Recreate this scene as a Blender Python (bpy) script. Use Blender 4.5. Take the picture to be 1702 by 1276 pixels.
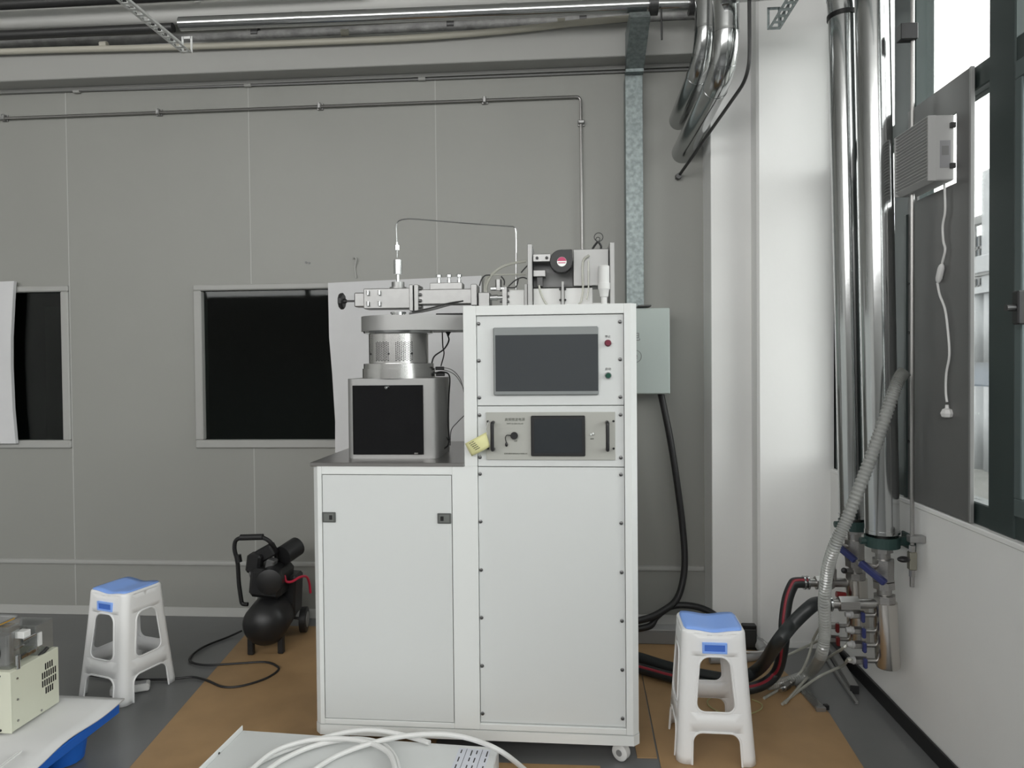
import bpy, bmesh, math, random
from mathutils import Vector, Matrix, Quaternion
random.seed(7)
SC = bpy.context.scene
COL = SC.collection
for o in list(bpy.data.objects):
    bpy.data.objects.remove(o)

# ------------------------------------------------------------------ camera
F_PX, W_PX, H_PX = 1180.0, 1702.0, 1276.0
CAM_Z = 1.49
YAW, PITCH, ROLL = math.radians(4.2), -0.018, -0.0095
PRINC_Y = 623.2
fwd = Vector((-math.sin(YAW)*math.cos(PITCH), math.cos(YAW)*math.cos(PITCH), math.sin(PITCH)))
r0 = Vector((math.cos(YAW), math.sin(YAW), 0)); u0 = r0.cross(fwd)
RGT = r0*math.cos(ROLL) + u0*math.sin(ROLL)
UPV = -r0*math.sin(ROLL) + u0*math.cos(ROLL)
EYE = Vector((0, 0, CAM_Z))
cd = bpy.data.cameras.new('camera'); cam = bpy.data.objects.new('camera', cd); COL.objects.link(cam)
cd.sensor_fit = 'HORIZONTAL'; cd.sensor_width = 36.0; cd.lens = 36.0*F_PX/W_PX
cd.shift_y = -(H_PX/2-PRINC_Y)/W_PX
cd.clip_start = 0.05; cd.clip_end = 400
m = Matrix((RGT, UPV, -fwd)).transposed().to_4x4(); m.translation = EYE
cam.matrix_world = m
SC.camera = cam

# ------------------------------------------------------------------ light: an overcast sky through the side windows and an added rear band
SKY_STRENGTH = 6.15
wd = bpy.data.worlds.new('sky'); SC.world = wd; wd.use_nodes = True
bg = wd.node_tree.nodes['Background']
bg.inputs['Color'].default_value = (1.0, 0.995, 0.98, 1); bg.inputs['Strength'].default_value = SKY_STRENGTH
SC.view_settings.view_transform = 'Standard'; SC.view_settings.look = 'None'
SC.view_settings.exposure = 0.0; SC.view_settings.gamma = 1.0
SC.view_settings.use_curve_mapping = False
SC.cycles.max_bounces = 10; SC.cycles.diffuse_bounces = 6; SC.cycles.transparent_max_bounces = 16
SC.cycles.sample_clamp_indirect = 6.0
# the room: right window wall at XW, panelled wall at YB, hall continues behind the camera
XW, YB = 1.36, 4.07
X_LEFT, Y_BACK, Z_CEIL = -7.5, -4.0, 4.8
ADDED_RW = (-6.4, 1.25, 2.7, 4.72)      # unseen high windows, added behind the camera to light the cabinet front
SILL, WTOP = 0.93, 3.27
def portal(name, loc, rot, sx, sy):
    l = bpy.data.lights.new(name, 'AREA'); l.shape = 'RECTANGLE'; l.size = sx; l.size_y = sy
    l.cycles.is_portal = True
    o = bpy.data.objects.new(name, l); COL.objects.link(o); o.location = loc; o.rotation_euler = rot
portal('window_portal', (XW+0.26, (Y_BACK+3.745)/2, (SILL+WTOP)/2), (0, math.pi/2, 0), WTOP-SILL, 3.745-Y_BACK)
portal('added_rear_portal', ((ADDED_RW[0]+ADDED_RW[1])/2, Y_BACK-0.11, (ADDED_RW[2]+ADDED_RW[3])/2), (math.pi/2, 0, 0), ADDED_RW[1]-ADDED_RW[0], ADDED_RW[3]-ADDED_RW[2])  # samples the sky through the added rear windows

# ------------------------------------------------------------------ helpers
def ray(px, py): return fwd + RGT*((px-W_PX/2)/F_PX) - UPV*((py-PRINC_Y)/F_PX)
def P(px, py, Y): d = ray(px, py); return EYE + d*(Y/d.y)
def PX(px, py, X): d = ray(px, py); return EYE + d*(X/d.x)
def PZ(px, py, Z): d = ray(px, py); return EYE + d*((Z-CAM_Z)/d.z)
def V(*a): return Vector(a)

def srgb(r, g, b):
    f = lambda c: ((c/255+0.055)/1.055)**2.4 if c/255 > 0.04045 else c/255/12.92
    return (f(r), f(g), f(b), 1)

MATS = {}
def mat(name, col, rough=0.5, metal=0.0, noise=0.0, nscale=8.0, bump=0.0, bscale=60.0, spec=0.5, emit=None, coat=0.0, stretch=None, col2=None):
    if name in MATS: return MATS[name]
    mt = bpy.data.materials.new(name); mt.use_nodes = True
    nt = mt.node_tree; b = nt.nodes['Principled BSDF']
    b.inputs['Base Color'].default_value = col
    b.inputs['Roughness'].default_value = rough
    b.inputs['Metallic'].default_value = metal
    b.inputs['Specular IOR Level'].default_value = spec
    b.inputs['Coat Weight'].default_value = coat
    tc = nt.nodes.new('ShaderNodeTexCoord')
    src = tc.outputs['Object']
    if stretch:
        mp = nt.nodes.new('ShaderNodeMapping'); mp.inputs['Scale'].default_value = stretch
        nt.links.new(src, mp.inputs['Vector']); src = mp.outputs['Vector']
    if noise > 0:
        n = nt.nodes.new('ShaderNodeTexNoise'); n.inputs['Scale'].default_value = nscale; n.inputs['Detail'].default_value = 5
        nt.links.new(src, n.inputs['Vector'])
        mx = nt.nodes.new('ShaderNodeMix'); mx.data_type = 'RGBA'
        c2 = col2 if col2 else tuple([c*(1-noise) for c in col[:3]]+[1])
        mx.inputs['A'].default_value = col; mx.inputs['B'].default_value = c2
        rm = nt.nodes.new('ShaderNodeMapRange'); rm.inputs['From Min'].default_value = 0.35; rm.inputs['From Max'].default_value = 0.65
        nt.links.new(n.outputs['Fac'], rm.inputs['Value'])
        nt.links.new(rm.outputs['Result'], mx.inputs['Factor'])
        nt.links.new(mx.outputs['Result'], b.inputs['Base Color'])
    if bump > 0:
        n2 = nt.nodes.new('ShaderNodeTexNoise'); n2.inputs['Scale'].default_value = bscale; n2.inputs['Detail'].default_value = 4
        nt.links.new(src, n2.inputs['Vector'])
        bp = nt.nodes.new('ShaderNodeBump'); bp.inputs['Strength'].default_value = bump; bp.inputs['Distance'].default_value = 0.01
        nt.links.new(n2.outputs['Fac'], bp.inputs['Height']); nt.links.new(bp.outputs['Normal'], b.inputs['Normal'])
    if emit:
        b.inputs['Emission Color'].default_value = emit[0]; b.inputs['Emission Strength'].default_value = emit[1]
    MATS[name] = mt
    return mt

def clear_mat(name, tint, refl=0.08, rough=0.02, body=0.0, bodycol=(1, 1, 1, 1)):
    """thin clear sheet: transparent with a mirror share, optionally a milky share"""
    if name in MATS: return MATS[name]
    mt = bpy.data.materials.new(name); mt.use_nodes = True; nt = mt.node_tree
    nt.nodes.remove(nt.nodes['Principled BSDF']); out = nt.nodes['Material Output']
    tr = nt.nodes.new('ShaderNodeBsdfTransparent'); tr.inputs['Color'].default_value = tint
    gl = nt.nodes.new('ShaderNodeBsdfGlossy'); gl.inputs['Roughness'].default_value = rough
    lw = nt.nodes.new('ShaderNodeLayerWeight'); lw.inputs['Blend'].default_value = 0.25
    ma = nt.nodes.new('ShaderNodeMath'); ma.operation = 'MULTIPLY_ADD'; ma.inputs[1].default_value = 0.7; ma.inputs[2].default_value = refl
    ma.use_clamp = True
    nt.links.new(lw.outputs['Fresnel'], ma.inputs[0])
    mx = nt.nodes.new('ShaderNodeMixShader'); nt.links.new(ma.outputs[0], mx.inputs['Fac'])
    nt.links.new(tr.outputs[0], mx.inputs[1]); nt.links.new(gl.outputs[0], mx.inputs[2])
    last = mx
    if body > 0:
        df = nt.nodes.new('ShaderNodeBsdfDiffuse'); df.inputs['Color'].default_value = bodycol
        m2 = nt.nodes.new('ShaderNodeMixShader'); m2.inputs['Fac'].default_value = body
        nt.links.new(mx.outputs[0], m2.inputs[1]); nt.links.new(df.outputs[0], m2.inputs[2]); last = m2
    nt.links.new(last.outputs[0], out.inputs['Surface'])
    MATS[name] = mt
    return mt

def catmull(pts, n=8):
    pts = [Vector(p) for p in pts]
    if len(pts) < 3: return pts
    q = [pts[0]*2-pts[1]] + pts + [pts[-1]*2-pts[-2]]
    out = []
    for i in range(1, len(q)-2):
        for k in range(n):
            t = k/n
            a, b, c, d = q[i-1], q[i], q[i+1], q[i+2]
            out.append(0.5*((2*b)+(c-a)*t+(2*a-5*b+4*c-d)*t*t+(3*b-a-3*c+d)*t**3))
    out.append(pts[-1])
    return out

def fillet(pts, r, n=8):
    pts = [Vector(p) for p in pts]
    out = [pts[0]]
    for i in range(1, len(pts)-1):
        a, b, c = pts[i-1], pts[i], pts[i+1]
        d1, d2 = (a-b), (c-b)
        rr = min(r, d1.length*0.49, d2.length*0.49)
        d1.normalize(); d2.normalize()
        s, e = b+d1*rr, b+d2*rr
        for k in range(n+1):
            t = k/n
            out.append(s*(1-t)**2 + b*2*t*(1-t) + e*t*t)
    out.append(pts[-1])
    return out

class MB:
    def __init__(self): self.bm = bmesh.new()
    def _bev(self, verts, bev, seg=1):
        if bev > 0:
            es = list({e for v in verts for e in v.link_edges})
            bmesh.ops.bevel(self.bm, geom=es, offset=bev, segments=seg, affect='EDGES', profile=0.6, clamp_overlap=True)
    def obox(self, c, s, rot=None, bev=0, seg=1):
        mtx = Matrix.Translation(Vector(c)) @ (rot.to_4x4() if rot else Matrix.Identity(4)) @ Matrix.Diagonal((s[0], s[1], s[2], 1))
        r = bmesh.ops.create_cube(self.bm, size=1.0, matrix=mtx)
        self._bev(r['verts'], bev, seg); return self
    def box(self, x0, x1, y0, y1, z0, z1, bev=0, seg=1):
        return self.obox(((x0+x1)/2, (y0+y1)/2, (z0+z1)/2), (abs(x1-x0), abs(y1-y0), abs(z1-z0)), None, bev, seg)
    def tube(self, pts, r, seg=10, closed=False, cap=True, phase=0.0):
        pts = [Vector(p) for p in pts]; n = len(pts)
        rs = r if isinstance(r, (list, tuple)) else [r]*n
        tang = []
        for i in range(n):
            a = pts[(i-1) % n] if (i > 0 or closed) else pts[i]
            b = pts[(i+1) % n] if (i < n-1 or closed) else pts[i]
            t = (b-a)
            tang.append(t.normalized() if t.length > 1e-9 else (tang[-1] if tang else Vector((0, 0, 1))))
        ref = Vector((0, 0, 1)) if abs(tang[0].z) < 0.9 else Vector((1, 0, 0))
        nrm = (ref - tang[0]*ref.dot(tang[0])).normalized()
        rings = []
        for i in range(n):
            if i:
                q = tang[i-1].rotation_difference(tang[i]); nrm = q @ nrm
                nrm = (nrm - tang[i]*nrm.dot(tang[i])).normalized()
            bi = tang[i].cross(nrm)
            rings.append([self.bm.verts.new(pts[i] + (nrm*math.cos(phase+2*math.pi*k/seg) + bi*math.sin(phase+2*math.pi*k/seg))*rs[i]) for k in range(seg)])
        for i in range(n if closed else n-1):
            A, B = rings[i], rings[(i+1) % n]
            for k in range(seg):
                self.bm.faces.new((A[k], A[(k+1) % seg], B[(k+1) % seg], B[k]))
        if cap and not closed:
            self.bm.faces.new(rings[0][::-1]); self.bm.faces.new(rings[-1])
        return self
    def cyl(self, p0, p1, r, seg=24, r1=None, cap=True, phase=0.0):
        return self.tube([p0, p1], [r, r if r1 is None else r1], seg, cap=cap, phase=phase)
    def hexn(self, p0, p1, r): return self.cyl(p0, p1, r, 6)
    def lathe(self, prof, o, axis, seg=32):
        """prof: (distance along the axis, radius)"""
        o = Vector(o); ax = Vector(axis).normalized()
        pts = [o+ax*t for t, _ in prof]
        ref = Vector((0, 0, 1)) if abs(ax.z) < 0.9 else Vector((1, 0, 0))
        nrm = (ref-ax*ref.dot(ax)).normalized(); bi = ax.cross(nrm)
        rings = []
        for p, (t, r) in zip(pts, prof):
            rings.append([self.bm.verts.new(p+(nrm*math.cos(2*math.pi*k/seg)+bi*math.sin(2*math.pi*k/seg))*max(r, 1e-4)) for k in range(seg)])
        for A, B in zip(rings, rings[1:]):
            for k in range(seg): self.bm.faces.new((A[k], A[(k+1) % seg], B[(k+1) % seg], B[k]))
        self.bm.faces.new(rings[0][::-1]); self.bm.faces.new(rings[-1])
        return self
    def prism(self, poly, vec, bev=0):
        vec = Vector(vec)
        a = [self.bm.verts.new(Vector(p)) for p in poly]; b = [self.bm.verts.new(Vector(p)+vec) for p in poly]
        n = len(poly)
        self.bm.faces.new(a[::-1]); self.bm.faces.new(b)
        for i in range(n): self.bm.faces.new((a[i], a[(i+1) % n], b[(i+1) % n], b[i]))
        self._bev(a+b, bev); return self
    def sph(self, c, r, seg=16, scale=(1, 1, 1)):
        bmesh.ops.create_uvsphere(self.bm, u_segments=seg, v_segments=max(6, seg//2), radius=r, matrix=Matrix.Translation(Vector(c)) @ Matrix.Diagonal((*scale, 1)))
        return self
    def grid(self, fn, nu, nv):
        g = [[self.bm.verts.new(fn(i/nu, j/nv)) for j in range(nv+1)] for i in range(nu+1)]
        for i in range(nu):
            for j in range(nv):
                self.bm.faces.new((g[i][j], g[i+1][j], g[i+1][j+1], g[i][j+1]))
        return self
    def build(self, name, material, parent=None, local=False, ang=35, solid=0, soff=0, two=None):
        bm = self.bm
        bmesh.ops.recalc_face_normals(bm, faces=bm.faces[:])
        vs = [v.co for v in bm.verts]
        lo = Vector([min(v[i] for v in vs) for i in range(3)]); hi = Vector([max(v[i] for v in vs) for i in range(3)])
        c = Vector(((lo.x+hi.x)/2, (lo.y+hi.y)/2, lo.z))
        bmesh.ops.translate(bm, verts=bm.verts[:], vec=-c)
        me = bpy.data.meshes.new(name); bm.to_mesh(me); bm.free()
        me.polygons.foreach_set('use_smooth', [True]*len(me.polygons))
        me.set_sharp_from_angle(angle=math.radians(ang))
        me.materials.append(material)
        o = bpy.data.objects.new(name, me); COL.objects.link(o)
        if solid:
            md = o.modifiers.new('thickness', 'SOLIDIFY'); md.thickness = solid; md.offset = soff
        return hang(o, c, parent, local)

ROOTM = {}
def basis(p):
    if p is None: return Matrix.Identity(4)
    return ROOTM[p.name]
def hang(o, c, parent, local=False):
    M = Matrix.Translation(c)
    if parent is None:
        o.matrix_basis = M; ROOTM[o.name] = M
    else:
        PW = basis(parent)
        o.parent = parent
        if local:      # coordinates are in the frame of the thing
            W = ROOTM[top(parent).name] @ M
        else: W = M
        o.matrix_basis = PW.inverted() @ W
        ROOTM[o.name] = W
    return o
def top(o):
    while o.parent: o = o.parent
    return o
def tag(o, label=None, cat=None, group=None, kind=None):
    if label: o['label'] = label
    if cat: o['category'] = cat
    if group: o['group'] = group
    if kind: o['kind'] = kind
    return o
def thing(name, label, cat, loc=(0, 0, 0), rotz=0.0, group=None):
    o = bpy.data.objects.new(name, None); COL.objects.link(o); o.empty_display_size = 0.05
    M = Matrix.Translation(Vector(loc)) @ Matrix.Rotation(rotz, 4, 'Z')
    o.matrix_basis = M; ROOTM[o.name] = M
    return tag(o, label, cat, group)
def empty_structure(name, loc=(0, 0, 0)):
    o = bpy.data.objects.new(name, None); COL.objects.link(o); o['kind'] = 'structure'
    M = Matrix.Translation(Vector(loc)); o.matrix_basis = M; ROOTM[o.name] = M
    return o
def dup(src, c, parent=None, local=False, rot=None):
    """a copy that shares mesh data, placed at c"""
    o = src.copy(); COL.objects.link(o); o.parent = None
    M = Matrix.Translation(Vector(c)) @ (rot.to_4x4() if rot else Matrix.Identity(4))
    if parent is None:
        o.matrix_basis = M; ROOTM[o.name] = M
    else:
        W = (ROOTM[top(parent).name] @ M) if local else M
        o.parent = parent; o.matrix_parent_inverse = Matrix.Identity(4)
        o.matrix_basis = basis(parent).inverted() @ W; ROOTM[o.name] = W
    return o
def dup_tree(root, loc, rotz, label=None):
    r = root.copy(); COL.objects.link(r)
    M = Matrix.Translation(Vector(loc)) @ Matrix.Rotation(rotz, 4, 'Z')
    r.matrix_basis = M; ROOTM[r.name] = M
    if label: r['label'] = label
    for ch in list(root.children):
        c = ch.copy(); COL.objects.link(c); c.parent = r
        for g in ch.children:
            d = g.copy(); COL.objects.link(d); d.parent = c
    return r
def text(name, body, size, loc, parent, material, local=True, rot=None, align='CENTER', sx=1.0):
    cu = bpy.data.curves.new(name, 'FONT'); cu.body = body; cu.size = size; cu.align_x = align; cu.align_y = 'CENTER'
    cu.extrude = 0.0003
    cu.materials.append(material)
    tmp = bpy.data.objects.new(name, cu); me = bpy.data.meshes.new_from_object(tmp)
    bpy.data.objects.remove(tmp); me.name = name
    if not me.materials: me.materials.append(material)
    o = bpy.data.objects.new(name, me); COL.objects.link(o)
    M = Matrix.Translation(Vector(loc)) @ (rot if rot else Matrix.Rotation(math.pi/2, 4, 'X')) @ Matrix.Diagonal((sx, 1, 1, 1))
    W = (ROOTM[top(parent).name] @ M) if local else M
    o.parent = parent; o.matrix_basis = basis(parent).inverted() @ W; ROOTM[o.name] = W
    return o

# ------------------------------------------------------------------ materials
M_wall = mat('wall_panel_paint', (0.305, 0.307, 0.286, 1), 0.45, noise=0.04, nscale=1.2)
M_wallw = mat('white_plaster', (0.78, 0.78, 0.77, 1), 0.75, noise=0.03, nscale=2.0, bump=0.05, bscale=30)
M_wallr = mat('grey_hall_paint', (0.55, 0.55, 0.54, 1), 0.7)
M_joint = mat('joint_sealant', (0.43, 0.43, 0.415, 1), 0.6)
M_trim = mat('wall_trim_paint', (0.38, 0.38, 0.365, 1), 0.45)
M_ceil = mat('ceiling_paint', (0.70, 0.70, 0.68, 1), 0.8)
M_floor = mat('grey_epoxy_floor', (0.165, 0.168, 0.170, 1), 0.28, noise=0.12, nscale=2.5, bump=0.02, bscale=20)
M_kraft = mat('kraft_board', (0.42, 0.265, 0.13, 1), 0.55, noise=0.22, nscale=3.0, bump=0.06, bscale=15)
M_cab = mat('white_powder_coat', (0.72, 0.735, 0.725, 1), 0.38, bump=0.02, bscale=400)
M_cab2 = mat('white_panel_coat', (0.64, 0.655, 0.65, 1), 0.36, bump=0.02, bscale=400)
M_gap = mat('dark_gap', (0.02, 0.02, 0.02, 1), 0.8)
M_steel = mat('brushed_steel', (0.42, 0.41, 0.40, 1), 0.32, 1.0, noise=0.12, nscale=40, stretch=(0.3, 8, 8))
M_alu = mat('machined_aluminium', (0.36, 0.36, 0.355, 1), 0.40, 0.85, noise=0.06, nscale=30)
M_alup = mat('matt_aluminium', (0.38, 0.38, 0.375, 1), 0.5, 0.8)
M_chrome = mat('polished_cladding', (0.52, 0.53, 0.53, 1), 0.16, 1.0, bump=0.05, bscale=9)
M_foil = mat('foil_cladding', (0.40, 0.40, 0.395, 1), 0.6, 0.25, noise=0.35, nscale=14, bump=0.6, bscale=35)
M_galv = mat('galvanised_sheet', (0.30, 0.345, 0.345, 1), 0.45, 0.6, noise=0.35, nscale=45)
M_black = mat('black_plastic', (0.012, 0.012, 0.013, 1), 0.42)
M_rubber = mat('black_rubber', (0.014, 0.014, 0.015, 1), 0.5)
M_hose = mat('black_hose_rubber', (0.018, 0.021, 0.022, 1), 0.42)
M_red = mat('red_stripe_rubber', (0.28, 0.02, 0.035, 1), 0.5)
M_glossblk = mat('black_gloss_panel', (0.004, 0.004, 0.005, 1), 0.08)
M_screen = mat('touch_screen_glass', (0.055, 0.06, 0.065, 1), 0.12)
M_bezel = mat('screen_bezel_grey', (0.23, 0.245, 0.245, 1), 0.4)
M_psu = mat('warm_grey_paint', (0.40, 0.40, 0.37, 1), 0.45)
M_white = mat('white_plastic', (0.70, 0.70, 0.69, 1), 0.42)
M_stool = mat('white_stool_plastic', (0.86, 0.86, 0.86, 1), 0.35)
M_blue = mat('sky_blue_plastic', (0.27, 0.46, 0.98, 1), 0.45)
M_blue2 = mat('blue_slot_plastic', (0.07, 0.18, 0.62, 1), 0.4)
M_pallet = mat('pallet_blue_plastic', (0.012, 0.12, 0.52, 1), 0.4)
M_foam = mat('white_foam_sheet', (0.72, 0.72, 0.72, 1), 0.7, noise=0.04, nscale=3)
M_foamb = mat('foam_board', (0.66, 0.66, 0.67, 1), 0.7, noise=0.05, nscale=5, bump=0.1, bscale=6)
M_frame = mat('green_grey_frame', (0.035, 0.05, 0.048, 1), 0.35, 0.2)
M_green = mat('dark_green_clamp', (0.02, 0.05, 0.045, 1), 0.45)
M_beige = mat('cream_enamel', (0.62, 0.63, 0.52, 1), 0.42)
M_clearg = clear_mat('window_glass', (0.97, 0.99, 0.985, 1), 0.03)
M_darkg = clear_mat('tinted_window_glass', (0.46, 0.50, 0.48, 1), 0.01, 0.03)
M_acry = clear_mat('clear_acrylic', (0.86, 0.88, 0.87, 1), 0.12, 0.05, 0.12, (0.6, 0.6, 0.6, 1))
M_hosec = clear_mat('clear_hose', (0.85, 0.86, 0.84, 1), 0.12, 0.1, 0.4, (0.55, 0.56, 0.54, 1))
M_tubec = clear_mat('clear_tubing', (0.9, 0.9, 0.86, 1), 0.12, 0.1, 0.55, (0.62, 0.62, 0.56, 1))
M_bluev = mat('blue_valve_lever', (0.022, 0.03, 0.12, 1), 0.4)
M_redv = mat('red_valve_lever', (0.16, 0.012, 0.012, 1), 0.4)
M_brd = mat('grey_metal_board', (0.17, 0.17, 0.168, 1), 0.42, 0.3, noise=0.08, nscale=3)
M_fan = mat('fan_grey_plastic', (0.46, 0.46, 0.455, 1), 0.5)
M_ink = mat('black_ink', (0.02, 0.02, 0.02, 1), 0.6)
M_yel = mat('yellow_tag_paper', (0.72, 0.70, 0.36, 1), 0.6, noise=0.08, nscale=20)
M_label = mat('label_paper', (0.62, 0.64, 0.70, 1), 0.5)
M_boxg = mat('grey_green_enamel', (0.42, 0.475, 0.455, 1), 0.42)
M_cream = mat('cream_pvc', (0.50, 0.48, 0.41, 1), 0.5)
M_orange = mat('amber_film', (0.55, 0.30, 0.04, 1), 0.3)
M_redb = mat('red_button', (0.16, 0.008, 0.03, 1), 0.3)
M_grnb = mat('green_button', (0.0, 0.06, 0.035, 1), 0.3)
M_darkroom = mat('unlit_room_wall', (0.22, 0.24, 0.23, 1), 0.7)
M_conc = mat('facade_render', (0.16, 0.16, 0.16, 1), 0.8)
M_sheet = mat('white_corrugated_sheet', (0.26, 0.27, 0.28, 1), 0.5)
M_facglass = mat('facade_glass', (0.06, 0.085, 0.12, 1), 0.15)
M_asph = mat('yard_concrete', (0.16, 0.16, 0.15, 1), 0.9, noise=0.2, nscale=2)
M_grey = mat('mid_grey_plastic', (0.22, 0.22, 0.22, 1), 0.5)
M_condu = mat('grey_flex_conduit', (0.36, 0.36, 0.36, 1), 0.45)
M_darkm = mat('dark_metal', (0.08, 0.08, 0.08, 1), 0.4, 0.7)
M_ygrn = mat('earth_wire', (0.40, 0.38, 0.18, 1), 0.5)
M_terminal = mat('green_terminal', (0.02, 0.28, 0.10, 1), 0.5)
M_pink = mat('fan_label_red', (0.50, 0.03, 0.12, 1), 0.4)
M_led = mat('led_lens', (0.85, 0.88, 0.86, 1), 0.15)
M_turned = mat('turned_steel', (0.60, 0.595, 0.585, 1), 0.24, 1.0, noise=0.05, nscale=40, stretch=(8, 8, 0.3))
M_screw = mat('screw_steel', (0.16, 0.16, 0.16, 1), 0.35, 0.9)

# ================================================================== SETTING
# floor
fl = MB().box(X_LEFT, XW+0.3, Y_BACK, YB+0.1, -0.12, 0.0).build('floor', M_floor); tag(fl, kind='structure')
# panelled wall: sandwich panels with sealed joints
W2 = (-2.185, -0.76, 0.998, 1.966)
W1 = (-4.40, -2.964, 0.998, 1.976)
wallb = empty_structure('wall_back', (-2, YB, 0))
seams = [X_LEFT, -6.32, -5.20, -4.08, -2.960, -1.834, -0.726, 0.392, 0.80]
for i in range(len(seams)-1):
    xa, xb = seams[i]+0.0025, seams[i+1]-0.0025
    b = MB(); y0, y1 = YB, YB+0.06
    ww = None
    for w in (W1, W2):
        if w[0] < xb and w[1] > xa: ww = w
    if ww is None:
        b.box(xa, xb, y0, y1, 0, Z_CEIL)
    else:
        b.box(xa, xb, y0, y1, 0, ww[2]); b.box(xa, xb, y0, y1, ww[3], Z_CEIL)
        if ww[0] > xa+0.003: b.box(xa, ww[0], y0, y1, ww[2], ww[3])
        if ww[1] < xb-0.003: b.box(ww[1], xb, y0, y1, ww[2], ww[3])
    b.build('wall_panel', M_wall, wallb)
for s in seams[1:-1]:
    jb = MB()
    segs = [(0, Z_CEIL)]
    for w in (W1, W2):
        if w[0]-0.01 < s < w[1]-0.02: segs = [(0, w[2]), (w[3], Z_CEIL)]
    for a, c in segs: jb.box(s-0.0035, s+0.0035, YB-0.0012, YB+0.05, a, c)
    jb.build('joint_strip', M_joint, wallb)
# rail on the wall at shin height and floor cove
b = MB()
prof = [(0, 0.300), (-0.012, 0.300), (-0.014, 0.306), (-0.010, 0.322), (0, 0.326)]
b.prism([V(X_LEFT, YB+p[0]-0.001, p[1]) for p in prof], V(0.78-X_LEFT, 0, 0))
tag(b.build('trim_1', M_trim), kind='structure')
b = MB(); prof = [(0, 0.045), (-0.006, 0.045), (-0.03, 0.006), (-0.032, 0.0), (0, 0.0)]
b.prism([V(X_LEFT, YB+p[0]-0.001, p[1]+0.001) for p in prof], V(0.78-X_LEFT, 0, 0))
tag(b.build('baseboard_back', M_trim), kind='structure')
# beam with lower lip above the panels
BY = 3.93
b = MB().box(X_LEFT, 0.80, BY, YB-0.002, 3.15, 3.33, 0.004)
tag(b.build('trim_2', M_trim), kind='structure')
b = MB().box(X_LEFT, 0.80, YB-0.022, YB-0.002, 3.128, 3.149)
tag(b.build('trim_3', mat('dark_trim', (0.25, 0.25, 0.24, 1), 0.6)), kind='structure')
# windows in the panelled wall, a dark unlit room behind them
def inner_window(n, w):
    x0, x1, z0, z1 = w
    root = empty_structure('window_%d' % n, ((x0+x1)/2, YB, z0))
    t = 0.048
    for nm, bb in (('frame_rail', (x0, x1, z0, z0+t)), ('frame_rail', (x0, x1, z1-t+0.012, z1)), ('frame_stile', (x0, x0+t, z0+t, z1-t+0.012)), ('frame_stile', (x1-t, x1, z0+t, z1-t+0.012))):
        m_ = MB(); m_.box(bb[0], bb[1], YB-0.016, YB+0.07, bb[2], bb[3], 0.006)
        m_.build(nm, M_trim, root)
    m_ = MB(); m_.box(x0+t-0.005, x1-t+0.005, YB+0.022, YB+0.028, z0+t-0.005, z1-t+0.017)
    m_.build('pane', M_darkg, root)
inner_window(1, W1); inner_window(2, W2)
# the room behind
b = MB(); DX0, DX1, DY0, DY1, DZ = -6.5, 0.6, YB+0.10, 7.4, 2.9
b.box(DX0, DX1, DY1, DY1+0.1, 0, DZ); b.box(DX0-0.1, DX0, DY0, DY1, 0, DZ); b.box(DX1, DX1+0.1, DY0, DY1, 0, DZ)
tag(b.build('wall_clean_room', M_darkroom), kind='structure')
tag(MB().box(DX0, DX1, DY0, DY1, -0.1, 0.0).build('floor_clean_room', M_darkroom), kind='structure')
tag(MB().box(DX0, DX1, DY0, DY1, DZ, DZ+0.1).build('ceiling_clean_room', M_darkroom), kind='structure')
# things faintly seen through the dark panes
t = thing('steel_door', 'dim steel door with dark glazed panel behind the narrow interior window', 'door', (-5.1, 7.30, 0))
MB().box(-5.62, -4.68, 7.33, 7.39, 0, 2.15, 0.004).build('door_frame', mat('dim_steel', (0.35, 0.35, 0.34, 1), 0.4, 0.8), t)
MB().box(-5.42, -4.86, 7.30, 7.33, 0.9, 1.95, 0.004).build('pane', M_glossblk, t)
t = thing('emergency_light', 'small exit light fitting above the dim steel door', 'light fitting', (-5.1, 7.30, 2.3))
MB().box(-5.25, -4.95, 7.31, 7.39, 2.30, 2.42, 0.01).build('housing', M_grey, t)
t = thing('metal_locker', 'dim two-door metal locker seen through the wide dark interior window', 'locker', (-1.5, 5.9, 0))
MB().box(-1.95, -1.25, 5.90, 6.35, 0, 1.95, 0.006).build('body', mat('locker_grey', (0.42, 0.46, 0.45, 1), 0.5), t)
for k, x in enumerate((-1.66, -1.53)):
    MB().box(x-0.022, x+0.022, 5.885, 5.90, 1.25, 1.45, 0.004).build('handle', M_black, t)
t = thing('bench', 'dim low work bench under the wide dark interior window', 'bench', (-2.4, 5.0, 0))
MB().box(-3.4, -1.0, 4.75, 5.35, 0.80, 0.85, 0.005).build('worktop', mat('bench_top', (0.28, 0.31, 0.30, 1), 0.4), t)
for x in (-3.3, -1.1):
    for y in (4.82, 5.28): MB().box(x-0.025, x+0.025, y-0.025, y+0.025, 0, 0.80).build('leg', M_darkm, t)
# pilaster and column at the corner
pc = P(1187, 700, YB)
PIL_Y, COL_Y, COL_X = 3.86, 3.745, 0.995
tag(MB().box(0.785, COL_X+0.1, PIL_Y, YB+0.1, 0, Z_CEIL, 0.003).build('wall_corner', M_wallw), kind='structure')
tag(MB().box(COL_X, XW+0.25, COL_Y, YB+0.1, 0, Z_CEIL, 0.012).build('wall_column', M_wallw), kind='structure')
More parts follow.
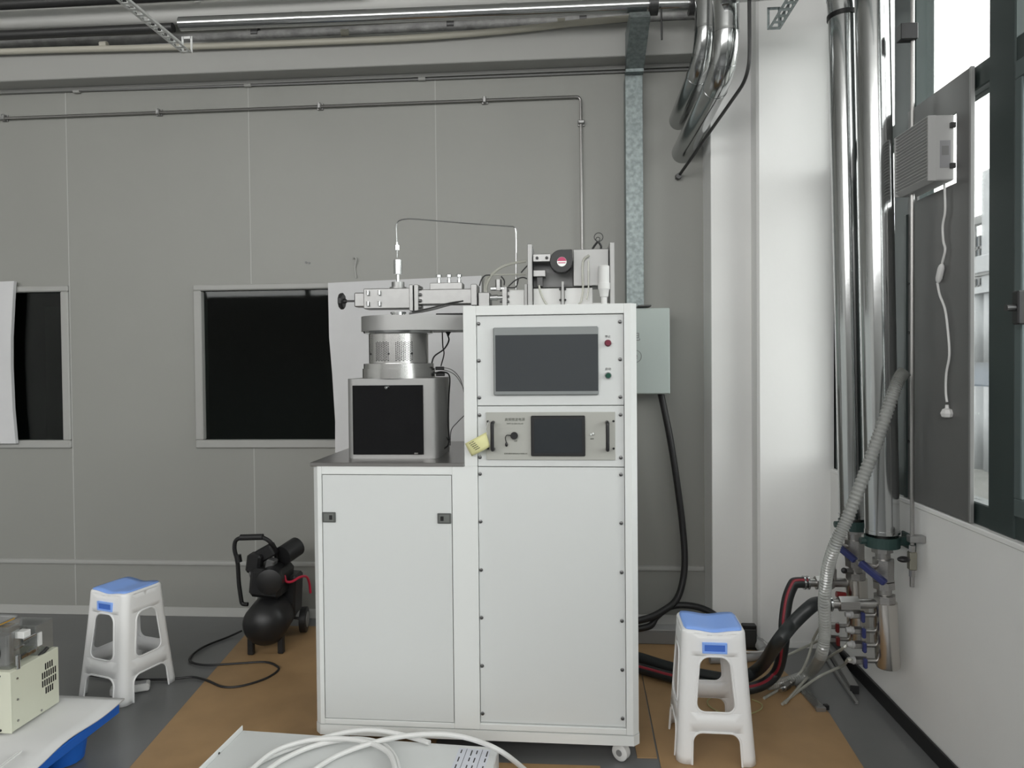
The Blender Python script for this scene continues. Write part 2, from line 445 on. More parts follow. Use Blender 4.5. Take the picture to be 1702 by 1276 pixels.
# side wall below the windows, sill, head
tag(MB().box(XW, XW+0.24, Y_BACK, COL_Y, 0, SILL-0.02).build('wall_right', M_wallw), kind='structure')
tag(MB().box(XW-0.004, XW+0.30, Y_BACK, COL_Y, SILL-0.02, SILL, 0.004).build('trim_4', M_wallw), kind='structure')
tag(MB().box(XW, XW+0.24, Y_BACK, COL_Y, WTOP, Z_CEIL).build('wall_right_head', M_wallw), kind='structure')
tag(MB().box(XW-0.012, XW-0.001, Y_BACK, COL_Y, 0.001, 0.065, 0.002).build('baseboard_right', M_black), kind='structure')
tag(MB().box(0.785, XW-0.02, COL_Y-0.008, COL_Y-0.001, 0.001, 0.03).build('baseboard_column', M_wallw), kind='structure')
tag(MB().box(X_LEFT, XW+0.3, Y_BACK, YB+0.1, Z_CEIL, Z_CEIL+0.1).build('ceiling', M_ceil), kind='structure')
tag(MB().box(X_LEFT-0.1, X_LEFT, Y_BACK, YB+0.1, 0, Z_CEIL).build('wall_left', M_wallw), kind='structure')
b = MB(); b.box(X_LEFT, XW+0.24, Y_BACK-0.1, Y_BACK, 0, ADDED_RW[2]); b.box(X_LEFT, XW+0.24, Y_BACK-0.1, Y_BACK, ADDED_RW[3], Z_CEIL)  # unseen rear wall, its high window opening added for frontal light
b.box(X_LEFT, ADDED_RW[0], Y_BACK-0.1, Y_BACK, ADDED_RW[2], ADDED_RW[3]); b.box(ADDED_RW[1], XW+0.24, Y_BACK-0.1, Y_BACK, ADDED_RW[2], ADDED_RW[3])
for k in range(1, 4): x = ADDED_RW[0]+(ADDED_RW[1]-ADDED_RW[0])*k/4; b.box(x-0.04, x+0.04, Y_BACK-0.09, Y_BACK-0.01, ADDED_RW[2], ADDED_RW[3])
tag(b.build('wall_rear', M_wallr), kind='structure')
# ---- window band in the right wall
FX0, FX1 = XW+0.02, XW+0.085
def ypx(px, py): return PX(px, py, FX0).y
win = empty_structure('window_3', (XW, 2.5, SILL))
ZT0, ZT1 = 2.385, 2.465
yM1 = (ypx(1523, 50), ypx(1488, 50)); yM2 = (ypx(1690, 50), ypx(1646, 50))
yL = (ypx(1692, 500), ypx(1661, 500))
members = [
    ('sill_rail', (Y_BACK, COL_Y, SILL, SILL+0.075)),
    ('head_rail', (Y_BACK, COL_Y, WTOP-0.08, WTOP)),
    ('transom', (Y_BACK, COL_Y, ZT0, ZT1)),
    ('end_stile', (COL_Y-0.03, COL_Y, SILL, WTOP)),
    ('mullion', (yM1[0], yM1[1], SILL, WTOP)),
    ('mullion', (yM2[0], yM2[1], SILL, WTOP)),
    ('mullion', (ypx(1395, 600), ypx(1387, 600), SILL, ZT0)),
]
y = yM2[0]-0.85
while y > Y_BACK+0.3:
    members.append(('mullion', (y-0.12, y, SILL, WTOP))); y -= 0.95
for nm, (a, c, z0, z1) in members:
    dx = 0.004 if nm in ('mullion', 'end_stile') else 0.0
    MB().box(FX0-dx, FX1+dx, a, c, z0, z1, 0.004).build(nm, M_frame, win)
# opening sash with handle
ys = yL[0]-0.001
for z0, z1, a, c in ((SILL+0.075, SILL+0.13, ys-0.75, ys), (ZT0-0.055, ZT0, ys-0.75, ys), (SILL+0.13, ZT0-0.055, ys-0.035, ys), (SILL+0.13, ZT0-0.055, ys-0.75, ys-0.71)):
    MB().box(FX0-0.012, FX1-0.02, a, c, z0, z1, 0.003).build('sash_bar', mat('sash_grey_green', (0.10, 0.13, 0.13, 1), 0.35, 0.3), win)
hz = PX(1697, 500, FX0-0.03)
h = MB().box(FX0-0.05, FX0-0.013, hz.y-0.02, hz.y+0.012, hz.z-0.07, hz.z+0.03, 0.004).build('sash_handle', M_black, win)
MB().cyl((FX0-0.075, hz.y-0.004, hz.z-0.02), (FX0-0.05, hz.y-0.004, hz.z-0.02), 0.010, 12).build('latch_ring', M_darkm, h)
# panes
edges = sorted([COL_Y-0.03, yM1[1], yM1[0], yM2[1], yM2[0]])
cuts = [(yM1[1], COL_Y-0.03), (yM2[1], yM1[0])]
y = yM2[0]
while y > Y_BACK+0.3:
    cuts.append((y-0.85 if y == yM2[0] else y-0.83, y)); y = cuts[-1][0]-0.12
for a, c in cuts:
    for z0, z1 in ((SILL+0.075, ZT0), (ZT1, WTOP-0.08)):
        MB().box(FX0+0.03, FX0+0.035, max(a, Y_BACK), c, z0, z1).build('pane', M_clearg, win)

# kraft boards laid on the floor
kraft_rows = [
    ([(-1.60, 2.35), (-1.78, 3.90), (-0.55, 3.93), (-0.50, 2.35)], 'brown kraft board covering the floor left of the white cabinet'),
    ([(-0.4985, 3.0), (-0.5485, 3.93), (0.366, 3.83), (0.336, 2.665), (0.262, 2.665), (0.262, 3.0)], 'brown kraft board covering the floor beneath the white cabinet'),
    ([(0.3375, 2.38), (0.3675, 3.83), (1.00, 3.68), (1.10, 3.05), (1.06, 2.38)], 'brown kraft board under the stool beside the manifold'),
    ([(-0.4985, 2.30), (-0.4985, 2.60), (0.12, 2.60), (0.14, 2.30)], 'brown kraft board in front of the white cabinet below the chassis'),
]
for k, (poly, lab) in enumerate(kraft_rows):
    o = MB().prism([V(p[0], p[1], 0.0006) for p in poly], V(0, 0, 0.0035)).build('kraft_board', M_kraft)
    tag(o, lab, 'floor covering', 'kraft boards on the floor')
# ---- outside
yard = MB().box(1.7, 90, -60, 160, -0.35, -0.25).build('ground_yard', M_asph); tag(yard, kind='structure')
# corrugated sheet hall across the yard
t = thing('sheet_hall', 'white corrugated sheet hall with window band across the yard', 'building', (8.0, 20, -0.25))
def corr(x, y0, y1, z0, z1, pitch=0.32):
    m_ = MB(); n = int((y1-y0)/pitch); prev = None
    ring = []
    for i in range(n):
        yy = y0+i*pitch
        for fy, dx in ((0, 0), (0.35, 0), (0.5, -0.07), (0.85, -0.07)):
            ring.append((x+dx, yy+fy*pitch))
    a = [m_.bm.verts.new((p[0], p[1], z0)) for p in ring]; c = [m_.bm.verts.new((p[0], p[1], z1)) for p in ring]
    for i in range(len(ring)-1): m_.bm.faces.new((a[i], a[i+1], c[i+1], c[i]))
    return m_
XH = 6.5
zt = PX(1640, 487, XH).z; zwa = PX(1640, 602, XH).z; zwb = PX(1640, 642, XH).z
yy0, yy1 = 6.0, 17.0
corr(XH, yy0, yy1, -0.25, zwb).build('lower_sheeting', M_sheet, t, solid=0.02)
corr(XH, yy0, yy1, zwa, zt).build('upper_sheeting', M_sheet, t, solid=0.02)
MB().box(XH+0.1, XH+0.3, yy0, yy1, zwb-0.05, zwa+0.05).build('window_band', M_facglass, t)
MB().box(XH-0.12, XH+0.3, yy0, yy1, zt, zt+0.10).build('roof_edge', M_sheet, t)
for k in range(7):
    yk = yy0+0.4+k*1.6
    MB().box(XH-0.02, XH+0.1, yk, yk+0.12, zwb, zwa).build('window_post', M_sheet, t)
# concrete block behind
XB = 16.0
t = thing('office_block', 'grey rendered block with gridded windows and roof parapet beyond the yard', 'building', (XB, 35, -0.25))
def pb(px, py): return PX(px, py, XB)
yA, yC = pb(1616, 480).y, pb(1668, 480).y
zp = pb(1640, 355).z; zr = pb(1640, 395).z
MB().box(XB, XB+8, 12, yA+0.6, -0.25, zr).build('wall', M_conc, t)
MB().box(XB-0.1, XB+0.2, 12, yA+0.6, zp-0.3, zp).build('parapet_rail', M_conc, t)
for k in range(7):
    yk = yA+0.3-k*2.6
    MB().box(XB-0.05, XB+0.2, yk-0.25, yk+0.25, zr, zp-0.3).build('parapet_post', M_conc, t)
yp = pb(1655, 380).y
MB().box(XB-0.5, XB+0.2, yp-0.5, yp, -0.25, pb(1655, 285).z).build('stair_tower_fin', M_sheet, t)
for (ya, yb2, za, zb) in ((pb(1624, 400).y, pb(1652, 400).y, pb(1638, 430).z, pb(1638, 389).z), (pb(1624, 470).y, pb(1652, 470).y, pb(1638, 489).z, pb(1638, 461).z)):
    wdw = MB().box(XB-0.03, XB+0.02, yb2, ya, za, zb).build('window', M_facglass, t)
    for q in range(5):
        yq = yb2+(ya-yb2)*q/4
        MB().box(XB-0.09, XB-0.03, yq-0.06, yq+0.06, za, zb).build('mullion', M_darkm, wdw)
    MB().box(XB-0.09, XB-0.03, yb2, ya, (za+zb)/2-0.05, (za+zb)/2+0.05).build('glazing_bar', M_darkm, wdw)
ac = PX(1646, 438, XB-0.3)
MB().box(XB-0.6, XB-0.02, ac.y-0.5, ac.y+0.5, ac.z-0.32, ac.z+0.32, 0.03).build('air_conditioner', M_sheet, t)
MB().box(XB-0.6, XB-0.02, ac.y-0.7, ac.y+0.6, ac.z-0.42, ac.z-0.34).build('shelf', M_conc, t)
# second far block seen between the pipes
t = thing('far_block', 'pale block seen through the sliver of window beside the column', 'building', (20, 60, -0.25))
MB().box(17, 30, 42, 66, -0.25, 6.2).build('wall', M_conc, t)
for k in range(5):
    for q in range(2): MB().box(16.95, 17.0, 44+k*4.2, 46.4+k*4.2, 1.0+q*2.6, 2.6+q*2.6).build('window', M_facglass, t)

# ================================================================== WHITE CABINET
CR = -0.0175
cab = thing('equipment_cabinet', 'tall white steel equipment cabinet on castors with control panels and lower left door', 'cabinet', (0, 2.6047, 0), CR)
def L(): return MB()
DEP = 0.72
UL, UM, UR = -0.958, -0.372, 0.264
ZB0, ZB1, ZL, ZT = 0.080, 0.120, 1.105, 1.700
# plinth with cut corners
c_ = 0.022
def plan(x0, x1, y0, y1, c, z): return [V(x0+c, y0, z), V(x1-c, y0, z), V(x1, y0+c, z), V(x1, y1, z), V(x0, y1, z), V(x0, y0+c, z)]
L().prism(plan(UL-0.002, UR+0.002, -0.001, DEP, c_, ZB0), V(0, 0, ZB1-ZB0-0.003)).build('plinth', M_cab, cab, True)
# carcass (behind the front frames)
L().prism([V(UL, 0.03, ZB1), V(UR, 0.03, ZB1), V(UR, DEP, ZB1), V(UL, DEP, ZB1)], V(0, 0, ZL-ZB1-0.002)).build('lower_body', M_cab, cab, True)
L().box(UM, UR, 0.03, DEP, ZL-0.002, ZT-0.002, 0.003).build('rack_body', M_cab, cab, True)
# front frame posts and rails
L().prism([V(UR-0.046, 0.0, ZB1), V(UR-c_, 0.0, ZB1), V(UR, c_, ZB1), V(UR, 0.03, ZB1), V(UR-0.046, 0.03, ZB1)], V(0, 0, ZT-ZB1)).build('corner_post', M_cab, cab, True)
L().prism([V(UL+c_, 0.0, ZB1), V(UL+0.038, 0.0, ZB1), V(UL+0.038, 0.03, ZB1), V(UL, 0.03, ZB1), V(UL, c_, ZB1)], V(0, 0, ZL-ZB1)).build('corner_post', M_cab, cab, True)
L().box(-0.420, -0.324, 0.0, 0.03, ZB1, ZL, 0.0015).build('centre_post', M_cab, cab, True)
L().box(UM, -0.324, 0.0, 0.03, ZL, ZT, 0.0015).build('rack_post', M_cab, cab, True)
L().box(-0.324, UR-0.046, 0.0, 0.03, 1.664, ZT, 0.0015).build('top_rail', M_cab, cab, True)
L().box(-0.324, UR-0.046, 0.0, 0.03, ZB1, 0.142, 0.0015).build('bottom_rail', M_cab, cab, True)
L().box(UL+0.038, -0.420, 0.0, 0.03, ZB1, 0.140, 0.0015).build('door_bottom_rail', M_cab, cab, True)
L().box(UL+0.038, -0.420, 0.0, 0.03, 1.073, ZL, 0.0015).build('door_top_rail', M_cab, cab, True)
# door with two flush latches
door = L().box(UL+0.0405, -0.4225, 0.0015, 0.024, 0.1425, 1.0705, 0.001).build('door', M_cab2, cab, True)
for lx, flip in ((-0.892, 1), (-0.450, -1)):
    la = L().box(lx-0.026, lx+0.026, -0.0035, 0.0015, 0.891, 0.930, 0.002).build('latch', mat('latch_grey', (0.13, 0.135, 0.13, 1), 0.4, 0.4), door, True)
    L().box(lx-0.019, lx+0.019, -0.0048, -0.0036, 0.896, 0.925, 0.0012).build('latch_plate', mat('latch_plate_grey', (0.20, 0.21, 0.20, 1), 0.4, 0.5), door, True)
    q = lx+0.008*flip
    MB().box(q-0.006, q+0.006, -0.0068, -0.0046, 0.902, 0.919, 0.002).build('latch_button', M_black, door, True)
# rack panels, a little behind the frame
scr = L().lathe([(0, 0.0060), (0.0012, 0.0070), (0.004, 0.0065), (0.0052, 0.004), (0.0052, 0.0005)], (0, 0, 0), (0, -1, 0), 12)
scr_src = None
PD = 0.010
panels = [('control_panel', 1.3305, 1.662), ('supply_panel', 1.1045, 1.3275), ('blank_panel', 0.1445, 1.1015)]
pan = {}
for nm, z0, z1 in panels:
    pan[nm] = L().box(-0.3225, UR-0.0475, PD, 0.028, z0, z1, 0.001).build(nm, M_cab2, cab, True)
rows = [('control_panel', (1.634, 1.497, 1.360)), ('supply_panel', (1.295, 1.138)), ('blank_panel', (1.076, 0.898, 0.717, 0.538, 0.357, 0.177))]
for nm, zs in rows:
    for z in zs:
        for u in (-0.315, 0.204):
            if scr_src is None:
                scr_src = scr.build('screw', M_screw, pan[nm], True)
                scr_src.matrix_basis = basis(pan[nm]).inverted() @ ROOTM[cab.name] @ Matrix.Translation((u, PD, z)) @ Matrix.Translation((0, -0.0026, -0.0070))
                ROOTM[scr_src.name] = ROOTM[cab.name] @ Matrix.Translation((u, PD-0.0026, z-0.0070))
            else:
                dup(scr_src, (u, PD-0.0026, z-0.0070), pan[nm], True)
# touch screen
ts = L().box(-0.2605, 0.125, PD-0.012, PD+0.001, 1.368, 1.6185, 0.004).build('touch_screen', M_bezel, cab, True)
L().box(-0.252, 0.1235, PD-0.0128, PD-0.0118, 1.383, 1.590, 0.0).build('display', M_screen, ts, True)
# push buttons
for z, mt, lab, txt in ((1.557, M_redb, 'dark red push button', '停止'), (1.4385, M_grnb, 'dark green push button', '启动')):
    bt = MB().lathe([(0, 0.0125), (0.004, 0.0125), (0.006, 0.0115), (0.006, 0.0095)], (0.160, PD, z), (0, -1, 0), 24).build('push_button', M_chrome if mt is M_grnb else mt, cab, True)
    bt['label'] = lab
    MB().lathe([(0, 0.0098), (0.012, 0.0098), (0.014, 0.0085), (0.014, 0.001)], (0.160, PD-0.005, z), (0, -1, 0), 24).build('button_cap', mt, bt, True)
    text('lettering', txt, 0.011, (0.160, PD-0.0005, z+0.023), cab, M_ink)
# stainless work top of the lower unit
wt = L().box(UL-0.004, UM-0.001, -0.004, DEP, ZL-0.001, ZL+0.013, 0.0015).build('worktop', M_steel, cab, True)
# castors
def castor(u, d):
    c = MB(); c.box(u-0.022, u+0.022, d-0.022, d+0.022, 0.074, 0.081); c.prism([V(u-0.018, d-0.01, 0.075), V(u-0.018, d+0.02, 0.075), V(u-0.018, d+0.03, 0.03), V(u-0.018, d+0.015, 0.02)], V(0.004, 0, 0)); c.prism([V(u+0.014, d-0.01, 0.075), V(u+0.014, d+0.02, 0.075), V(u+0.014, d+0.03, 0.03), V(u+0.014, d+0.015, 0.02)], V(0.004, 0, 0))
    o = c.build('castor', M_alup, cab, True)
    MB().lathe([(-0.016, 0.027), (-0.013, 0.0315), (0.013, 0.0315), (0.016, 0.027)], (u, d-0.012, 0.0362), (0.55, 0.83, 0), 28).build('wheel', M_white, o, True)
    MB().cyl((u-0.55*0.018, d-0.012-0.83*0.018, 0.0362), (u, d-0.012, 0.0362), 0.012, 14).build('hub', M_grey, o, True)
for u in (UL+0.09, 0.200):
    for d in (0.055, DEP-0.09): castor(u, d)

# ================================================================== RACK POWER SUPPLY
psu = thing('rack_power_supply', 'warm grey rack-mounted microwave power supply with small screen and black pull handles', 'power supply', (-0.053, 2.6047+0.0009, 1.1295), CR)
def pl(x, d, z): return V(x+0.053, d, z-1.1295)
def pbx(x0, x1, d0, d1, z0, z1, bev=0): return MB().box(x0+0.053, x1+0.053, d0, d1, z0-1.1295, z1-1.1295, bev)
pbx(-0.290, 0.184, PD-0.006, PD-0.0004, 1.1295, 1.3055, 0.001).build('face_plate', M_psu, psu, True)
sc_ = pbx(-0.1235, 0.075, PD-0.014, PD-0.006, 1.144, 1.293, 0.003).build('screen_surround', M_black, psu, True)
pbx(-0.112, 0.064, PD-0.0148, PD-0.0138, 1.156, 1.281).build('display', mat('small_display', (0.03, 0.034, 0.038, 1), 0.15), sc_, True)
for x, s in ((-0.2635, 1), (0.155, -1)):
    hb = MB(); pts = [pl(x, PD-0.006, 1.268), pl(x, PD-0.042, 1.268), pl(x, PD-0.042, 1.170), pl(x, PD-0.006, 1.170)]
    hb.tube(fillet(pts, 0.008, 5), 0.0068, 10)
    hb.build('handle', M_black, psu, True)
for x in (-0.283, 0.178):
    for z in (1.272, 1.172): MB().cyl(pl(x, PD-0.0085, z), pl(x, PD-0.006, z), 0.0042, 12).build('screw', M_black, psu, True)
cn = MB().lathe([(0, 0.0135), (0.012, 0.0135), (0.014, 0.012), (0.014, 0.001)], pl(-0.1855, PD-0.006, 1.2195), (0, -1, 0), 20).build('connector', M_black, psu, True)
MB().tube(catmull([pl(-0.199, PD-0.012, 1.221), pl(-0.213, PD-0.015, 1.221), pl(-0.218, PD-0.014, 1.210), pl(-0.215, PD-0.013, 1.195)], 5), 0.0016, 6).build('cap_strap', M_black, cn, True)
MB().sph(pl(-0.2145, PD-0.012, 1.187), 0.006, 12, (0.9, 0.7, 1.4)).build('dust_cap', M_black, cn, True)
for x, dz in ((0.096, 0), (0.1035, 0.003)):
    MB().lathe([(0, 0.0042), (0.006, 0.0042), (0.009, 0.0025), (0.0095, 0.0005)], pl(x, PD-0.006, 1.2235+dz), (0, -1, 0), 12).build('indicator_light', M_led, psu, True)
ti = mat('grey_green_ink', (0.07, 0.08, 0.06, 1), 0.6)
text('lettering', '高频微波电源', 0.0125, pl(-0.183, PD-0.0063, 1.278), psu, ti)
text('lettering', 'WPT10-2041/N-40', 0.0078, pl(-0.183, PD-0.0063, 1.263), psu, ti)
text('lettering', '互锁 ', 0.006, pl(-0.180, PD-0.0063, 1.199), psu, ti)
text('lettering', '成都纽曼和瑞微波技术有限公司', 0.0062, pl(-0.181, PD-0.0063, 1.152), psu, ti)
text('lettering', '通 断', 0.006, pl(0.100, PD-0.0063, 1.207), psu, ti)
# yellow paper tag taped on the cabinet edge
tagm = MB()
A, B_, C_, D_ = P(773, 737, 2.594), P(808, 718, 2.585), P(815, 742, 2.580), P(784, 758, 2.594)
def tagf(u, v):
    p = (A*(1-u)+B_*u)*(1-v) + (D_*(1-u)+C_*u)*v
    p.y -= 0.008*math.sin(u*math.pi) + 0.004*math.sin(v*math.pi); return p
tagm.grid(tagf, 8, 5)
yt = tagm.build('paper_tag', M_yel, solid=0.0006)
tag(yt, 'crumpled yellow paper tag hanging from the power supply handle', 'tag')
pm = MB()
for k in range(5):
    for q in range(2):
        u = 0.22+0.07*k*0.5+0.12*q; v0 = 0.15+0.14*k
        c = tagf(u, v0); pm.obox(c+V(0, -0.001, 0), (0.010, 0.0006, 0.0022), Matrix.Rotation(-0.5, 3, 'Y'))
pm.build('print_marks', M_ink, yt)
MB().tube(catmull([P(810, 722, 2.585), P(808, 712, 2.582), P(812, 700, 2.575)], 5), 0.0008, 5).build('string', M_white, yt)

# ================================================================== REACTOR on the work top
ZW = ZL+0.012
YR0 = 2.725      # front of the housing
e0 = P(577, 757, YR0); e1 = P(721, 757, YR0); zt0 = P(650, 629, YR0).z
XR0, XR1 = e0.x, e1.x
rcx = P(663, 590, 2.86).x; RY = 2.86
rt = thing('plasma_reactor', 'aluminium plasma reactor with black glossy door and perforated cylinder on the stainless worktop', 'reactor', ((XR0+XR1)/2, RY, ZW+0.0012))
YR1 = RY+0.16
rr = 0.028
def rounded(x0, x1, y0, y1, r, z, n=6):
    pts = []
    for cx, cy, a0 in ((x1-r, y0+r, -90), (x1-r, y1-r, 0), (x0+r, y1-r, 90), (x0+r, y0+r, 180)):
        for k in range(n+1):
            a = math.radians(a0+90*k/n); pts.append(V(cx+r*math.cos(a), cy+r*math.sin(a), z))
    return pts
MB().prism(rounded(XR0, XR1+0.018, YR0, YR1, rr, ZW+0.0012), V(0, 0, zt0-ZW-0.0012)).build('housing', M_alup, rt)
dx0, dx1 = P(587, 700, YR0).x, P(704, 700, YR0).x
dz0, dz1 = P(650, 755, YR0).z, P(650, 640, YR0).z
dr = MB().box(dx0, dx1, YR0-0.006, YR0+0.004, dz0, dz1, 0.001).build('door', M_glossblk, rt)
kp = P(643, 644, YR0-0.006)
MB().lathe([(0, 0.005), (0.008, 0.006), (0.016, 0.006), (0.018, 0.004)], (kp.x, YR0-0.006, kp.z), (0, -1, 0), 14).build('knob', M_chrome, dr)
kp = P(692, 753, YR0-0.006)
MB().cyl((kp.x-0.006, YR0-0.012, kp.z), (kp.x+0.008, YR0-0.012, kp.z), 0.004, 10).build('latch', M_steel, dr)
def rz(py): return P(663, py, RY).z
def rlen(px): return abs(P(663+px, 590, RY-0.1).x-P(663, 590, RY-0.1).x)
z0 = zt0
MB().lathe([(0, rlen(61)), (rz(612)-z0, rlen(61)), (rz(612)-z0, rlen(59)), (rz(604)-z0, rlen(59)), (rz(603)-z0, rlen(52))], (rcx, RY, z0), (0, 0, 1), 64).build('base_flange', M_turned, rt)
zc0, zc1 = rz(604), rz(556)
R_C = rlen(50)
cyl = MB().cyl((rcx, RY, zc0-0.002), (rcx, RY, zc1+0.002), R_C, 64).build('perforated_cylinder', M_turned, rt)
# perforations: one patch towards the front right, one to the left
hm = MB()
for a0, n in ((math.radians(-82), 10), (math.radians(-124), 9)):
    for i in range(n):
        for j in range(11):
            a = a0+math.radians(3.4)*i; zz = zc0+0.012+(zc1-zc0-0.042)*(j+(0.5 if i % 2 else 0))/11
            d = V(math.cos(a), math.sin(a), 0)
            hm.cyl(V(rcx, RY, zz)+d*(R_C-0.003), V(rcx, RY, zz)+d*(R_C+0.0006), 0.0024, 6)
tag(hm.build('perforations', M_black, cyl), kind='stuff')
for a in (-145, -96, -52):
    d = V(math.cos(math.radians(a)), math.sin(math.radians(a)), 0)
    MB().cyl(V(rcx, RY, (zc0+zc1)/2-0.02)+d*(R_C-0.002), V(rcx, RY, (zc0+zc1)/2-0.02)+d*(R_C+0.003), 0.004, 8).build('screw', M_black, cyl)
MB().lathe([(0, rlen(52)), (0.004, rlen(58)), (rz(546)-zc1, rlen(61))], (rcx, RY, zc1), (0, 0, 1), 64).build('upper_ring', M_chrome, rt)
# round lid plate drawn out to the right towards the rack
zl0, zl1 = rz(551), rz(527)
RL = rlen(62)
poly = []
for k in range(33):
    a = math.pi/2+math.pi*k/32; poly.append(V(rcx+RL*math.cos(a), RY+RL*math.sin(a), zl0))
xe = UM-0.006
poly += [V(rcx+0.1, RY-RL+0.004, zl0), V(xe, RY-RL+0.075, zl0), V(xe, RY+RL, zl0)]
MB().prism(poly, V(0, 0, zl1-zl0), 0.0).build('lid_plate', M_alup, rt)
MB().lathe([(0, 0.036), (0.006, 0.036), (0.006, 0.028), (0.014, 0.028), (0.014, 0.032), (0.020, 0.032)], (rcx, RY, zl1), (0, 0, 1), 32).build('collar', M_chrome, rt)
# cables at its right side
for k, pts in enumerate([
        [(744, 556, 2.95), (746, 566, 2.93), (738, 580, 2.9), (722, 592, 2.88), (717, 606, 2.87)],
        [(735, 548, 2.97), (736, 575, 2.95), (738, 588, 2.93), (733, 608, 2.9)],
        [(722, 620, 2.9), (735, 618, 2.9), (747, 625, 2.92), (746, 660, 2.94), (745, 700, 2.94), (746, 735, 2.9), (737, 746, 2.86), (716, 755, 2.75)],
        [(728, 610, 2.9), (750, 614, 2.9), (765, 630, 2.95), (772, 655, 2.98)],
        [(728, 612, 2.9), (748, 618, 2.91), (760, 627, 2.95), (771, 646, 2.98)],
        [(733, 655, 2.93), (728, 680, 2.94), (735, 710, 2.94), (747, 735, 2.92)],
        [(772, 690, 2.98), (760, 702, 2.96), (750, 715, 2.94), (748, 740, 2.9)]]):
    rad = (0.0032, 0.0026, 0.0032, 0.0018, 0.0018, 0.002, 0.0018)[k]
    o = MB().tube(catmull([P(*p) for p in pts], 6), rad, 8).build('cable', M_rubber if k not in (3, 4) else M_grey, rt)
pp = P(745, 553, 2.95)
MB().lathe([(0, 0.012), (0.01, 0.012), (0.018, 0.006), (0.024, 0.005)], (pp.x, pp.y, pp.z+0.012), (0, 0, -1), 14).build('plug', M_black, rt)
for (px, py) in ((728, 612), (729, 622)):
    pp = P(px, py, 2.87); MB().cyl((pp.x-0.01, pp.y, pp.z), (pp.x+0.025, pp.y, pp.z), 0.007, 10).build('plug', M_black, rt)

# ================================================================== WAVEGUIDE LINE above the reactor
WY = RY
def wz(py): return P(690, py, WY-0.04).z
wg = thing('waveguide_line', 'aluminium waveguide line with three tuning stubs and black hand wheel above the reactor', 'waveguide', (rcx, WY, zl1+0.0205))
def wx(px, py=495): return P(px, py, WY-0.04).x
# left sliding short
MB().box(wx(587), wx(606), WY-0.028, WY+0.028, wz(508), wz(484), 0.004).build('short_end', M_alu, wg)
MB().box(wx(604), wx(684), WY-0.04, WY+0.04, wz(512), wz(478), 0.003).build('cavity_block', M_alu, wg)
for px in (612, 631):
    for py in (486, 504):
        MB().cyl((wx(px), WY-0.048, wz(py)-0.008), (wx(px), WY-0.048, wz(py)+0.010), 0.006, 12).build('clamp_bolt', M_chrome, wg)
hw = MB().lathe([(-0.006, 0.030), (-0.002, 0.034), (0.008, 0.034), (0.012, 0.028), (0.012, 0.010), (0.022, 0.008)], (wx(562), WY, wz(497)), (1, 0, 0), 10)
hw.build('hand_wheel', M_black, wg)
MB().cyl((wx(566), WY, wz(497)), (wx(590), WY, wz(497)), 0.004, 10).build('spindle', M_darkm, wg)
# top feed: flange, hub, sleeve, capillary fitting
MB().lathe([(0, 0.034), (0.007, 0.034), (0.007, 0.026), (0.028, 0.026), (0.030, 0.010)], (rcx, WY, wz(478)), (0, 0, 1), 28).build('feed_flange', M_alu, wg)
zf = wz(478)+0.028
MB().cyl((rcx, WY, zf), (rcx, WY, wz(452)), 0.007, 14).build('feed_stem', M_chrome, wg)
MB().cyl((rcx, WY, wz(453)), (rcx, WY, wz(429)), 0.0165, 24).build('feed_sleeve', M_chrome, wg)
# flanges and stub tuner
for a, c in ((681, 687), (689, 696)):
    fl_ = MB().box(wx(a), wx(c), WY-0.052, WY+0.052, wz(517), wz(473), 0.002).build('flange', M_alu, wg)
for py in (480, 490, 500, 510):
    MB().hexn((wx(696), WY-0.044, wz(py)), (wx(701), WY-0.044, wz(py)), 0.006).build('bolt', M_darkm, wg)
MB().box(wx(694), wx(786), WY-0.040, WY+0.040, wz(506), wz(481), 0.003).build('tuner_guide', M_alu, wg)
MB().box(wx(714), wx(768), WY-0.032, WY+0.032, wz(490), wz(470), 0.002).build('tuner_block', M_alu, wg)
for px in (727, 744, 761):
    MB().lathe([(0, 0.008), (0.014, 0.008), (0.014, 0.0045), (0.024, 0.0045), (0.025, 0.012), (0.034, 0.012), (0.036, 0.010)], (wx(px), WY, wz(470)), (0, 0, 1), 16).build('tuning_stub', M_chrome, wg)
MB().box(wx(783), wx(793), WY-0.050, WY+0.050, wz(509), wz(474), 0.002).build('flange', M_alu, wg)
# black plate and cables beneath
MB().box(wx(716), UM-0.006, WY+0.07, WY+0.20, wz(526), wz(518), 0.002).build('support_plate', M_black, wg)
MB().tube(catmull([P(680, 521, WY-0.03), P(715, 515, WY-0.03), P(745, 507, WY-0.03), P(775, 500, WY-0.02)], 6), 0.004, 8).build('cable', M_grey, wg)
MB().tube(catmull([P(685, 518, WY-0.05), P(715, 512, WY-0.05), P(745, 504, WY-0.05), P(770, 500, WY-0.04)], 6), 0.003, 8).build('cable', M_darkm, wg)
# thin steel gas line arching over
gl = [P(660, 428, WY), P(660, 410, WY), P(659, 390, WY), P(659, 374, WY), P(663, 367, WY), P(674, 364, WY), P(690, 364, WY), P(740, 368, WY), P(790, 372, WY+0.03), P(845, 376, WY+0.06), P(854, 377, WY+0.065), P(857, 382, WY+0.065), P(858, 400, WY+0.065), P(858, 470, WY+0.065), P(858, 490, WY+0.065)]
gt = thing('gas_line', 'thin bent stainless gas tube arching over the waveguide', 'tube', gl[0])
MB().tube(catmull(gl, 5), 0.0028, 8).build('tube', M_chrome, gt)
c = P(660, 409, WY)
fit = MB().hexn(c-V(0, 0, 0.016), c+V(0, 0, 0.004), 0.0088); fit.cyl(c+V(0, 0, 0.004), c+V(0, 0, 0.016), 0.006, 12)
fit.build('compression_fitting', M_chrome, gt)

